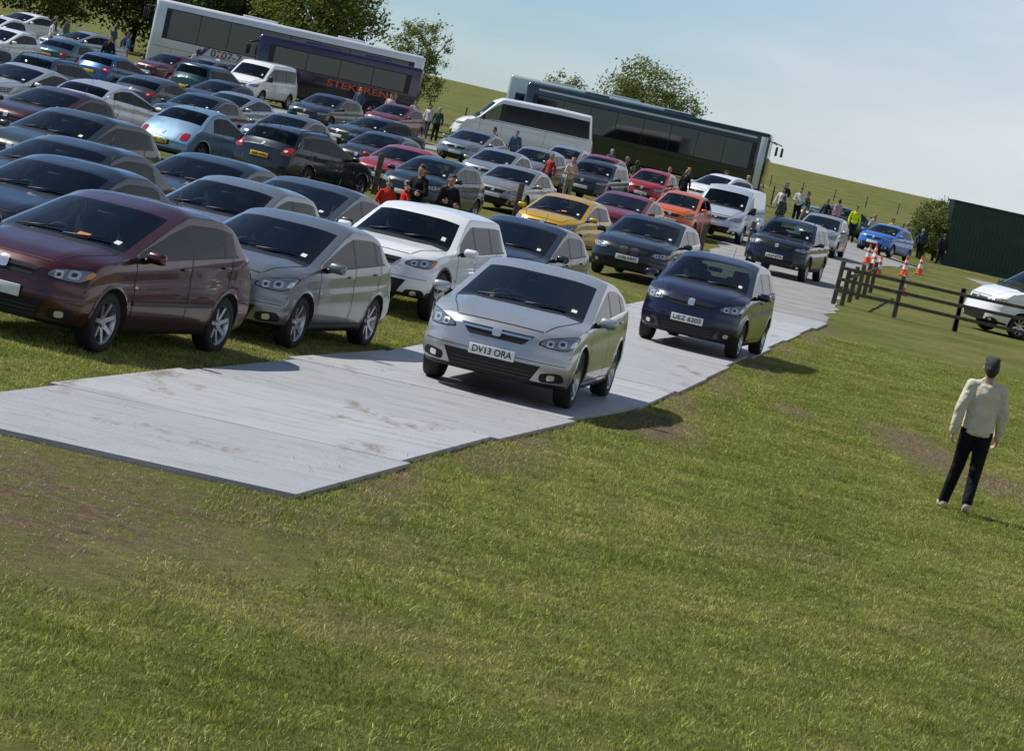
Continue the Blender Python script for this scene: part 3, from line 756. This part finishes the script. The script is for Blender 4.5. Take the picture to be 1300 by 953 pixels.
crowd=[(3.2,131.5),(2.8,134),(4.6,132.4),(5.4,134),(5.6,137.5),(2.2,140),(-2.9,131),(-2.0,134),(-.3,116),(.5,115.5),
 (9.2,128),(9.9,139),(10.6,147),(11.2,146),(11.8,149),(12.6,147),(8.4,141),(13.4,150),(18.3,163),(19.0,162),(19.9,160),
 (-8.2,146),(-9.8,148),(-5.9,146),(-6.4,147.5),(-7.2,149),(-8.1,147.6),(-17.0,152),(-17.9,150),(-22.5,158),(-23.4,160),(-25,155),(-21.6,153),(-26.1,158),(-13.8,149),
 (7.4,141),(15.8,156),(-20.3,138),(-24.2,146)]
for i,(a,b) in enumerate(crowd):
    nm,ps=[('standing_person','stand'),('strolling_person','stroll'),('standing_woman','fold'),('walking_person','walk')][R.randrange(4)]
    person(nm,ps,a,b,R.uniform(-180,180),R.choice(tops),R.choice([(.01,.01,.014),(.04,.06,.12),(.25,.21,.15)]),R.randrange(4),R.uniform(.92,1.02))
person('marshal_in_high_visibility_jacket','stand',14.0,147,0,(.62,.75,.02),(.02,.02,.03),0,1.0)
person('marshal_in_high_visibility_jacket','stand',17.6,164,30,(.65,.7,.02),(.02,.02,.03),0,1.0)
# ------------------------------------------------------------ ground
def maskbrown(nt,pos):
    L_=nt.links; N_=nt.nodes.new
    acc=None
    E=[(-3.1,21.0,1.9,3.4,1.2),(-1.6,22.6,1.6,1.6,.6),(5.45,42.0,.6,2.9,1.6),(6.1,39.0,.6,2.0,1.4),(1.85,36.6,.5,2.0,1.7),(0,29.5,.5,1.6,.9),(3.9,43.5,.35,1.2,1.1),
                          (-3.0,42,1.2,9,.6),(.2,62,1.3,14,1.2),(3.4,78,1.6,12,1.2),(-3,85,3,18,.6),(2,100,3,14,.7),(-8,75,4,18,.4),(4.5,24,1.2,1.0,.4),(2.6,27.5,.9,1.2,.4),(-.6,19,.8,.8,.45)]
    for yy in (26.5,32,41,46,52,58,64,69): E.append((cxy(yy)+1.72,yy,.36,3.2,.95))
    for cx,cy,rx,ry,amp in E:
        s1=N_('ShaderNodeVectorMath'); s1.operation='SUBTRACT'; s1.inputs[1].default_value=(cx,cy,0); L_.new(pos,s1.inputs[0])
        s2=N_('ShaderNodeVectorMath'); s2.operation='MULTIPLY'; s2.inputs[1].default_value=(1/rx,1/ry,0); L_.new(s1.outputs[0],s2.inputs[0])
        s3=N_('ShaderNodeVectorMath'); s3.operation='LENGTH'; L_.new(s2.outputs[0],s3.inputs[0])
        mr=N_('ShaderNodeMapRange'); mr.inputs[1].default_value=1.25; mr.inputs[2].default_value=.25; mr.inputs[3].default_value=0; mr.inputs[4].default_value=amp; L_.new(s3.outputs['Value'],mr.inputs[0])
        if acc is None: acc=mr.outputs[0]
        else:
            mx=N_('ShaderNodeMath'); mx.operation='MAXIMUM'; L_.new(acc,mx.inputs[0]); L_.new(mr.outputs[0],mx.inputs[1]); acc=mx.outputs[0]
    n2=N_('ShaderNodeTexNoise'); n2.inputs['Scale'].default_value=2.6; n2.inputs['Detail'].default_value=8; n2.inputs['Roughness'].default_value=.7; L_.new(pos,n2.inputs['Vector'])
    mr=N_('ShaderNodeMapRange'); mr.inputs[1].default_value=.35; mr.inputs[2].default_value=.58; L_.new(n2.outputs['Fac'],mr.inputs[0])
    mu=N_('ShaderNodeMath'); mu.operation='MULTIPLY'; L_.new(acc,mu.inputs[0]); L_.new(mr.outputs[0],mu.inputs[1]); mu.use_clamp=True
    return mu.outputs[0]
def ramp(nt,fac,stops):
    r=nt.nodes.new('ShaderNodeValToRGB'); nt.links.new(fac,r.inputs[0]); e=r.color_ramp.elements
    while len(e)<len(stops): e.new(.5)
    for q,(p,c) in zip(e,stops): q.position=p; q.color=(*c,1)
    return r.outputs[0]
def mix(nt,f,a,b,mode='MIX'):
    m=nt.nodes.new('ShaderNodeMixRGB'); m.blend_type=mode
    for i,x in enumerate((f,a,b)):
        if isinstance(x,(int,float)): m.inputs[i].default_value=x
        elif isinstance(x,tuple): m.inputs[i].default_value=(*x,1)
        else: nt.links.new(x,m.inputs[i])
    return m.outputs[0]
def noisen(nt,pos,sc,det=6,rough=.6,scale3=None):
    n=nt.nodes.new('ShaderNodeTexNoise'); n.inputs['Scale'].default_value=sc; n.inputs['Detail'].default_value=det; n.inputs['Roughness'].default_value=rough
    if scale3:
        v=nt.nodes.new('ShaderNodeVectorMath'); v.operation='MULTIPLY'; v.inputs[1].default_value=scale3; nt.links.new(pos,v.inputs[0]); pos=v.outputs[0]
    nt.links.new(pos,n.inputs['Vector']); return n.outputs['Fac']
M_GRD,nt,b=newmat('grass_ground')
pos=nt.nodes.new('ShaderNodeNewGeometry').outputs['Position']
g1=ramp(nt,noisen(nt,pos,.35,8,.65),[(.35,(.080,.096,.020)),(.5,(.125,.132,.032)),(.66,(.175,.158,.055))])
g2=ramp(nt,noisen(nt,pos,6,8,.75),[(.3,(.5,.5,.45)),(.5,(1,1,1)),(.72,(1.4,1.35,1.2))])
gg=mix(nt,1.0,g1,g2,'MULTIPLY')
soil=ramp(nt,noisen(nt,pos,7,8,.7),[(.3,(.05,.035,.02)),(.55,(.15,.108,.065)),(.75,(.24,.185,.12))])
gg=mix(nt,maskbrown(nt,pos),gg,soil)
nt.links.new(gg,b.inputs['Base Color']); b.inputs['Roughness'].default_value=.9; b.inputs['Specular IOR Level'].default_value=.1
bp=nt.nodes.new('ShaderNodeBump'); bp.inputs['Strength'].default_value=.9; bp.inputs['Distance'].default_value=.05
nt.links.new(noisen(nt,pos,9,8,.75),bp.inputs['Height']); nt.links.new(bp.outputs[0],b.inputs['Normal'])
ys=[-60,-20,0,8]+[10+2*i for i in range(40)]+[92+4*i for i in range(46)]+[280+15*i for i in range(22)]+[640,720,850,1100,1500,2500,4000]
xs=[-3000,-1200,-500,-250,-150]+[-100+4*i for i in range(51)]+[150,250,500,1200,3000]
bm=bmesh.new(); G=[[bm.verts.new((x,y,terr(x,y)-(0 if y<650 else (y-600)*.002))) for x in xs] for y in ys]
for i in range(len(ys)-1):
    for j in range(len(xs)-1):
        f=bm.faces.new((G[i][j],G[i][j+1],G[i+1][j+1],G[i+1][j])); f.smooth=True
ground=bm2obj(bm,'grass_ground',[M_GRD])
M_BL,nt,b=newmat('grass_blade')
pos=nt.nodes.new('ShaderNodeNewGeometry'); rp=pos.outputs['Random Per Island']; pos=pos.outputs['Position']
g1=ramp(nt,noisen(nt,pos,.5,9,.75),[(.34,(.17,.22,.030)),(.46,(.27,.31,.060)),(.56,(.36,.37,.095)),(.68,(.50,.45,.17))])
g0=ramp(nt,noisen(nt,pos,2.3,6,.7),[(.35,(.60,.66,.58)),(.5,(1,1,1)),(.66,(1.25,1.18,1.15))])
g2=ramp(nt,rp,[(0,(.5,.55,.4)),(.5,(1,1,1)),(.8,(1.25,1.2,1.2)),(1,(1.9,1.65,1.9))])
gg=mix(nt,1.0,mix(nt,1.0,g1,g0,'MULTIPLY'),g2,'MULTIPLY')
gg=mix(nt,maskbrown(nt,pos),gg,(.40,.31,.19))
nt.links.new(gg,b.inputs['Base Color']); b.inputs['Roughness'].default_value=.5; b.inputs['Specular IOR Level'].default_value=.3
tr=nt.nodes.new('ShaderNodeBsdfTranslucent'); nt.links.new(gg,tr.inputs[0]); ms=nt.nodes.new('ShaderNodeMixShader'); ms.inputs[0].default_value=.3
out=nt.nodes['Material Output']; nt.links.new(b.outputs[0],ms.inputs[1]); nt.links.new(tr.outputs[0],ms.inputs[2]); nt.links.new(ms.outputs[0],out.inputs[0])
def bare(X,Y):
    return max(math.exp(-(((X+3.1)/1.6)**2+((Y-21)/2.8)**2)),math.exp(-(((X-5.6)/.8)**2+((Y-41)/2.8)**2)),math.exp(-(((X-1.9)/.5)**2+((Y-36.6)/2)**2)))
tiles=[[] for _ in range(4)]
for iy in range(14,66):
    hwid=.19*iy+2.5
    for ix in range(int(-hwid),int(hwid)+1):
        X,Y=ix+.5,iy+.5
        if 24.2<Y<70 and abs(X-cxy(Y))<.85: continue
        if bare(X,Y)>.35: tiles[3].append((X,Y)); continue
        tiles[R.randrange(3)].append((X,Y))
for k in range(4):
    n=2600 if k<3 else 650; V=[];Fc=[]
    for i in range(n):
        x,y=R.uniform(-.52,.52),R.uniform(-.52,.52)
        hgt=R.uniform(.012,.032)*(1+1.1*noise.noise(Vector((x*4+k*9,y*4,0))))
        if R.random()<.04: hgt*=1.8
        if k==3: hgt*=.6
        w=R.uniform(.0022,.0048); a=R.uniform(0,math.pi); dx,dy=math.cos(a)*w,math.sin(a)*w
        lx,ly=R.gauss(0,.6)*hgt,R.gauss(0,.6)*hgt
        b_=len(V); V+=[(x-dx,y-dy,0),(x+dx,y+dy,0),(x+lx*.4+dx*.7,y+ly*.4+dy*.7,hgt*.6),(x+lx*.4-dx*.7,y+ly*.4-dy*.7,hgt*.6),(x+lx,y+ly,hgt)]
        Fc+=[(b_,b_+1,b_+2,b_+3),(b_+3,b_+2,b_+4)]
    me=bpy.data.meshes.new('turf'); me.from_pydata(V,[],Fc); me.materials.append(M_BL)
    t=bpy.data.objects.new('turf_blades',me); COL.objects.link(t)
    V=[];Fc=[]
    for X,Y in tiles[k]:
        a=R.randrange(4)*math.pi/2+math.pi/4; b_=len(V)
        for q in range(4): V.append((X+.7071*math.cos(a+q*math.pi/2),Y+.7071*math.sin(a+q*math.pi/2),.001))
        Fc.append((b_,b_+1,b_+2,b_+3))
    me=bpy.data.meshes.new('g'); me.from_pydata(V,[],Fc)
    p=bpy.data.objects.new('grass',me); COL.objects.link(p); p.instance_type='FACES'; p.show_instancer_for_render=False; p.show_instancer_for_viewport=False
    t.parent=p
# ------------------------------------------------------------ trackway
M_TRK,nt,b=newmat('trackway_panel')
ge=nt.nodes.new('ShaderNodeNewGeometry'); pos=ge.outputs['Position']
base=ramp(nt,ge.outputs['Random Per Island'],[(0,(.37,.37,.372)),(1,(.47,.47,.472))])
d1=ramp(nt,noisen(nt,pos,2.0,10,.8,(.5,2.2,1)),[(.3,(.66,.65,.62)),(.5,(1,1,1)),(.75,(1.12,1.12,1.12))])
cc=mix(nt,1.0,base,d1,'MULTIPLY')
fn=ramp(nt,noisen(nt,pos,60,4,.7),[(.3,(.78,.78,.78)),(.6,(1.08,1.08,1.08))])
cc=mix(nt,1.0,cc,fn,'MULTIPLY')
wv=nt.nodes.new('ShaderNodeTexWave'); wv.inputs['Scale'].default_value=4; wv.inputs['Distortion'].default_value=.3; wv.bands_direction='Y'; nt.links.new(pos,wv.inputs['Vector'])
cc=mix(nt,1.0,cc,ramp(nt,wv.outputs['Fac'],[(0,(.70,.70,.70)),(.3,(1,1,1))]),'MULTIPLY')
d2=ramp(nt,noisen(nt,pos,1.1,10,.75,(1,.4,1)),[(.57,(0,0,0)),(.66,(.85,.85,.85))])
cc=mix(nt,d2,cc,(.17,.13,.09))
nt.links.new(cc,b.inputs['Base Color']); b.inputs['Roughness'].default_value=.5
bp=nt.nodes.new('ShaderNodeBump'); bp.inputs['Strength'].default_value=.5; bp.inputs['Distance'].default_value=.006; nt.links.new(wv.outputs['Fac'],bp.inputs['Height'])
nt.links.new(bp.outputs[0],b.inputs['Normal'])
bm=bmesh.new(); Y=23.9
while Y<70.5:
    Y2=min(Y+3.6,70.8); o_=R.uniform(-.07,.07); zt=.048+R.uniform(-.002,.002); HW=1.58
    q=[(cxy(Y)-HW+o_,Y),(cxy(Y)+HW+o_,Y),(cxy(Y2-.012)+HW+o_,Y2-.012),(cxy(Y2-.012)-HW+o_,Y2-.012)]
    A=[bm.verts.new((x,y,zt+R.uniform(-.001,.001))) for x,y in q]; B=[bm.verts.new((x,y,-.02)) for x,y in q]
    bm.faces.new(A)
    for i in range(4): bm.faces.new((B[i],B[(i+1)%4],A[(i+1)%4],A[i]))
    Y=Y2
bm2obj(bm,'trackway',[M_TRK])
M_RD,nt,b=newmat('gravel_road'); pos=nt.nodes.new('ShaderNodeNewGeometry').outputs['Position']
cc=ramp(nt,noisen(nt,pos,.8,9,.7),[(.3,(.17,.165,.15)),(.55,(.28,.275,.26)),(.75,(.36,.355,.34))])
nt.links.new(cc,b.inputs['Base Color']); b.inputs['Roughness'].default_value=.85
bp=nt.nodes.new('ShaderNodeBump'); bp.inputs['Strength'].default_value=.5; bp.inputs['Distance'].default_value=.03; nt.links.new(noisen(nt,pos,12,8,.8),bp.inputs['Height']); nt.links.new(bp.outputs[0],b.inputs['Normal'])
def strip(name,left,right,mat,dz=.012,n=40):
    bm=bmesh.new(); rows=[]
    for i in range(n+1):
        t=i/n*(len(left)-1); k=min(int(t),len(left)-2); f=t-k
        l=Vector(left[k]).lerp(Vector(left[k+1]),f); r_=Vector(right[k]).lerp(Vector(right[k+1]),f)
        row=[]
        for j in range(9):
            p=l.lerp(r_,j/8)
            if j in (0,8): p=p+Vector((noise.noise(Vector((p.x,p.y,3)))*.4,0))
            row.append(bm.verts.new((p.x,p.y,terr(p.x,p.y)+dz)))
        rows.append(row)
    for i in range(n):
        for j in range(8): bm.faces.new((rows[i][j],rows[i][j+1],rows[i+1][j+1],rows[i+1][j]))
    return bm2obj(bm,name,[mat])
strip('road',[(3.4,71),(4.2,84),(4.6,95),(7,118),(10,138),(14,152)],[(6.7,71),(7.6,80),(8.8,92),(11.2,112),(15.5,136),(20,143)],M_RD)
strip('road',[(13.5,143),(22,148),(40,150),(80,155)],[(17,139),(22,138),(40,138),(80,140)],M_RD,.02,40)
strip('road',[(-60,162),(-40,150),(-20,140),(-6,136),(4,138)],[(-60,168),(-40,157),(-20,147),(-6,143),(6,146)],M_RD,.03,40)
# ------------------------------------------------------------ fences, cones, shed
M_WOOD=pmat('weathered_timber',(.10,.078,.055),.85,var=.35,vscale=5,bump=.6,bscale=30)
def fence(name,pts,h=1.15,sp=1.8,rails=(.35,.68,1.0),pr=.06,rr=(.035,.09)):
    bm=bmesh.new()
    for (x0,y0),(x1,y1) in zip(pts,pts[1:]):
        d=math.hypot(x1-x0,y1-y0); n=max(1,round(d/sp))
        for i in range(n+1):
            x=x0+(x1-x0)*i/n; y=y0+(y1-y0)*i/n; z=terr(x,y)
            box(bm,(x,y,z+h/2),(pr*2,pr*2,h+R.uniform(-.04,.06)),0,.012,Matrix.Rotation(R.uniform(-.03,.03),4,'Y'))
        for i in range(n):
            for z in rails:
                a=Vector((x0+(x1-x0)*i/n,y0+(y1-y0)*i/n,0)); c=Vector((x0+(x1-x0)*(i+1)/n,y0+(y1-y0)*(i+1)/n,0))
                a.z=terr(a.x,a.y)+z+R.uniform(-.02,.02); c.z=terr(c.x,c.y)+z+R.uniform(-.02,.02)
                mid=(a+c)/2; dd=c-a; ang=math.atan2(dd.y,dd.x)
                off=Vector((math.sin(ang),-math.cos(ang),0))*(pr+rr[0]/2+.002)
                box(bm,mid+off,(dd.length+.05,rr[0],rr[1]),0,min(.006,rr[0]*.3),Matrix.Rotation(ang,4,'Z')@Matrix.Rotation(-math.asin(dd.z/dd.length),4,'Y'))
    return bm2obj(bm,name,[M_WOOD])
fence('timber_rail_fence',[(7.85,82.9),(11.1,82.9),(13.4,82.6),(17,82)],1.15,1.65,(.38,.70,1.0))
fence('timber_rail_fence',[(-22,100),(-16.2,98.5),(-13.9,97.5)],1.15,2.0,(.5,.95))
fence('timber_rail_fence',[(8.1,83.3),(10.2,97)],1.0,3.4,(.8,))
fence('post_and_wire_fence',[(14,205),(30,212),(60,220)],1.2,2.6,(.4,.8,1.15),.05,(.012,.012))
fence('post_and_wire_fence',[(-12,215),(-2,220),(8,225)],1.2,2.6,(.4,.8,1.15),.05,(.012,.012))
fence('post_and_wire_fence',[(22,330),(60,335),(110,330)],1.2,3.5,(.4,.8,1.15),.05,(.012,.012))
for x,y in ((4.5,90.8),(1.28,85.5),(-4.9,88.5),(6.7,104),(3.0,107),(-.9,90)):
    bm=bmesh.new(); box(bm,(0,0,.58),(.17,.17,1.16),0,.02); box(bm,(0,0,1.175),(.12,.12,.03),0,.01)
    o=bm2obj(bm,'timber_post',[M_WOOD]); o.location=(x,y,terr(x,y))
M_CO=pmat('cone_orange',(.75,.10,.02),.5); M_CW=pmat('cone_white',(.75,.75,.75),.4)
for x,y in ((12.1,116),(12.45,122),(12.9,124),(11.6,101),(15.1,127),(11.9,112),(13.6,119)):
    bm=bmesh.new(); box(bm,(0,0,.02),(.4,.4,.04),0,.01)
    for z0,z1,mt in ((.04,.25,0),(.25,.42,1),(.42,.52,0),(.52,.62,1),(.62,.76,0)):
        tube(bm,(0,0,z0),(0,0,z1),.145-.15*z0,.145-.15*z1,18,mt,False)
    tube(bm,(0,0,.755),(0,0,.76),.031,.028,12,0)
    o=bm2obj(bm,'traffic_cone',[M_CO,M_CW]); o.location=(x,y,terr(x,y)+.02)
M_GC=pmat('dark_green_cladding',(.014,.044,.026),.55,var=.2,vscale=2)
bm=bmesh.new(); box(bm,(0,0,1.7),(8,2.6,3.3),0)
for i in range(40): box(bm,(-3.9+i*.2,-1.315,1.7),(.09,.03,3.1),0)
for i in range(12): box(bm,(-4.015,-1.2+i*.21,1.7),(.03,.09,3.1),0)
box(bm,(0,0,3.4),(8.2,2.8,.1),0,.02)
box(bm,(0,-1.33,.12),(8.04,.04,.2),0)
o=bm2obj(bm,'green_storage_container',[M_GC]); o.location=(24.6,166,0)
bm=bmesh.new(); tube(bm,(0,0,0),(0,0,3.4),.04,.04,8,0); box(bm,(0,-.05,3.1),(.35,.03,.5),1,.01)
o=bm2obj(bm,'sign_post',[M_WOOD,M_GC]); o.location=(-3.4,188,terr(-3.4,188))
# ------------------------------------------------------------ trees
M_BARK=pmat('bark',(.07,.055,.04),.9,var=.3,vscale=4)
def leafmat(name,c0,c1,c2):
    m,nt,b=newmat(name); ge=nt.nodes.new('ShaderNodeNewGeometry'); tc=nt.nodes.new('ShaderNodeTexCoord')
    a=ramp(nt,noisen(nt,tc.outputs['Object'],.8,5,.6),[(.35,c0),(.5,c1),(.68,c2)])
    b_=ramp(nt,ge.outputs['Random Per Island'],[(0,(.6,.6,.6)),(1,(1.3,1.3,1.2))])
    c=mix(nt,1.0,a,b_,'MULTIPLY'); nt.links.new(c,b.inputs['Base Color']); b.inputs['Roughness'].default_value=.6
    tr=nt.nodes.new('ShaderNodeBsdfTranslucent'); nt.links.new(c,tr.inputs[0]); ms=nt.nodes.new('ShaderNodeMixShader'); ms.inputs[0].default_value=.35
    out=nt.nodes['Material Output']; nt.links.new(b.outputs[0],ms.inputs[1]); nt.links.new(tr.outputs[0],ms.inputs[2]); nt.links.new(ms.outputs[0],out.inputs[0])
    return m
LF1=leafmat('dark_foliage',(.035,.07,.012),(.07,.12,.022),(.11,.17,.035)); LF2=leafmat('spring_foliage',(.08,.11,.015),(.15,.19,.03),(.23,.26,.05))
def tree(name,X,Y,H,Wd,mat,clumps=60,leaves=90,ls=.16,base=.25,seed=1,trunk=.18):
    r=random.Random(seed);bm=bmesh.new()
    tube(bm,(0,0,-.1),(.05,.03,H*.35),trunk,trunk*.7,9,0); 
    for i in range(9):
        a=r.uniform(0,6.28); z=H*r.uniform(.2,.4); l=Wd*r.uniform(.25,.45)
        p=Vector((.04,.03,z)); q=Vector((math.cos(a)*l*.6,math.sin(a)*l*.6,z+H*r.uniform(.15,.3))); t=Vector((math.cos(a)*l,math.sin(a)*l,min(H*.93,q.z+H*r.uniform(.1,.28))))
        tube(bm,p,q,trunk*.45,trunk*.28,6,0); tube(bm,q,t,trunk*.28,trunk*.08,5,0)
    tube(bm,(.05,.03,H*.35),(.1,-.05,H*.85),trunk*.7,trunk*.1,7,0)
    for c in range(clumps):
        while True:
            x,y,z=r.uniform(-1,1),r.uniform(-1,1),r.uniform(-1,1)
            d=x*x+y*y+z*z
            if d<1 and d>.15: break
        k=1+.3*noise.noise(Vector((x*1.7+seed,y*1.7,z*1.7)))
        cx,cy,cz=x*Wd/2*k,y*Wd/2*k,H*(base+(1-base)*(z*k*.93+1)/2)
        cr=Wd*r.uniform(.08,.16)
        for i in range(leaves):
            g=Vector((r.gauss(0,.5),r.gauss(0,.5),r.gauss(0,.38)))*cr+Vector((cx,cy,cz))
            n=Vector((r.gauss(0,1),r.gauss(0,1),r.gauss(.6,1))).normalized(); u=n.orthogonal().normalized(); w=n.cross(u)
            s=ls*r.uniform(.5,1.1); vs=[bm.verts.new(g+u*s*.5),bm.verts.new(g+w*s*.28),bm.verts.new(g-u*s*.5),bm.verts.new(g-w*s*.28)]
            f=bm.faces.new(vs); f.material_index=1
    o=bm2obj(bm,name,[M_BARK,mat]); o.location=(X,Y,terr(X,Y)); return o
T1=tree('broadleaf_tree',-16.4,196,10.5,8,LF2,160,150,.30,.04,3)
T2=tree('broadleaf_tree',-23,200,9.5,8.5,LF1,150,150,.30,.04,5)
def tcopy(o,x,y,s,rz):
    c=bpy.data.objects.new('broadleaf_tree',o.data); COL.objects.link(c); c.location=(x,y,terr(x,y)); c.scale=(s,s,s*R.uniform(.9,1.1)); c.rotation_euler=(0,0,rz)
for i,(x,y,s) in enumerate([(-27.5,205,1.1),(-33,198,1.0),(-38.5,206,1.15),(-44,200,1.0),(-50,210,1.2),(-20,208,1.05),(-58,205,1.1),(-30,214,1.3),(-41,216,1.3),(-67,214,1.3),(-25,216,1.2)]):
    tcopy(T1 if i%2 else T2,x,y,s,R.uniform(0,6))
tree('hawthorn_tree',-9.4,186,6.0,3.8,LF2,75,110,.18,.08,11,.12)
tree('hawthorn_tree',4.2,188,6.3,6.2,LF2,120,130,.20,.15,13,.14)
tree('hawthorn_tree',-.8,192,4.9,3.4,LF2,40,80,.17,.2,17,.10)
tree('hedge_bush',19.6,165.5,3.1,2.6,LF2,60,120,.14,.0,19,.08)
tree('hedge_bush',20.6,169,3.3,2.6,LF1,60,120,.14,.0,23,.08)
# ------------------------------------------------------------ light, sky
SE=math.radians(50); sx,sy=-.93,.26
az=math.atan2(sx,sy)
w=bpy.data.worlds.new('World'); scene.world=w; w.use_nodes=True; nt=w.node_tree
bg=nt.nodes['Background']; sky=nt.nodes.new('ShaderNodeTexSky'); sky.sky_type='NISHITA'; sky.sun_disc=False; sky.sun_elevation=SE; sky.sun_rotation=az
sky.air_density=1.0; sky.dust_density=.0; sky.ozone_density=2.0
tc=nt.nodes.new('ShaderNodeTexCoord')
sp=nt.nodes.new('ShaderNodeSeparateXYZ'); nt.links.new(tc.outputs['Generated'],sp.inputs[0])
te=nt.nodes.new('ShaderNodeMapRange'); te.inputs[1].default_value=.08; te.inputs[2].default_value=.4; nt.links.new(sp.outputs['Z'],te.inputs[0])
tcol=mix(nt,te.outputs[0],(.62,.86,1.27),(.88,.92,.98))
tint=mix(nt,1.0,sky.outputs[0],tcol,'MULTIPLY')
n=noisen(nt,tc.outputs['Generated'],2.6,8,.6,(1,1,5))
cf=nt.nodes.new('ShaderNodeMapRange'); cf.inputs[1].default_value=.42; cf.inputs[2].default_value=.72; cf.inputs[3].default_value=.0; cf.inputs[4].default_value=.6; nt.links.new(n,cf.inputs[0])
gx=nt.nodes.new('ShaderNodeMapRange'); gx.inputs[1].default_value=-.03; gx.inputs[2].default_value=.19; gx.inputs[3].default_value=0; gx.inputs[4].default_value=.8; nt.links.new(sp.outputs['X'],gx.inputs[0])
ad=nt.nodes.new('ShaderNodeMath'); ad.operation='ADD'; ad.use_clamp=True; nt.links.new(cf.outputs[0],ad.inputs[0]); nt.links.new(gx.outputs[0],ad.inputs[1])
el=nt.nodes.new('ShaderNodeMapRange'); el.inputs[1].default_value=.12; el.inputs[2].default_value=.5; el.inputs[3].default_value=1; el.inputs[4].default_value=.12; nt.links.new(sp.outputs['Z'],el.inputs[0])
mm=nt.nodes.new('ShaderNodeMath'); mm.operation='MULTIPLY'; nt.links.new(ad.outputs[0],mm.inputs[0]); nt.links.new(el.outputs[0],mm.inputs[1])
c=mix(nt,mm.outputs[0],tint,(8.6,9.0,9.5)); nt.links.new(c,bg.inputs[0]); bg.inputs[1].default_value=.085
S=bpy.data.lights.new('sun','SUN'); S.energy=5.0; S.angle=math.radians(.5); S.color=(1,.97,.91)
so=bpy.data.objects.new('sun',S); COL.objects.link(so)
hd=Vector((sx,sy)).normalized()
D=Vector((hd.x*math.cos(SE),hd.y*math.cos(SE),math.sin(SE)))
so.rotation_euler=D.to_track_quat('Z','Y').to_euler()
# ------------------------------------------------------------ camera
cam=bpy.data.cameras.new('camera'); co=bpy.data.objects.new('camera',cam); COL.objects.link(co)
cam.sensor_width=36; cam.lens=36*4000/1300; cam.clip_end=6000; cam.clip_start=.5
pt=math.atan(336/4000); rl=math.atan(.2217)
fwd=Vector((0,math.cos(pt),-math.sin(pt))); up=Vector((0,math.sin(pt),math.cos(pt))); rt=Vector((1,0,0))
ir=rt*math.cos(rl)+up*math.sin(rl); iu=-rt*math.sin(rl)+up*math.cos(rl)
Mx=Matrix((ir,iu,-fwd)).transposed().to_4x4(); Mx.translation=Vector((0,0,3.3)); co.matrix_world=Mx
scene.camera=co
scene.view_settings.view_transform='Standard'; scene.view_settings.look='None'; scene.view_settings.exposure=0
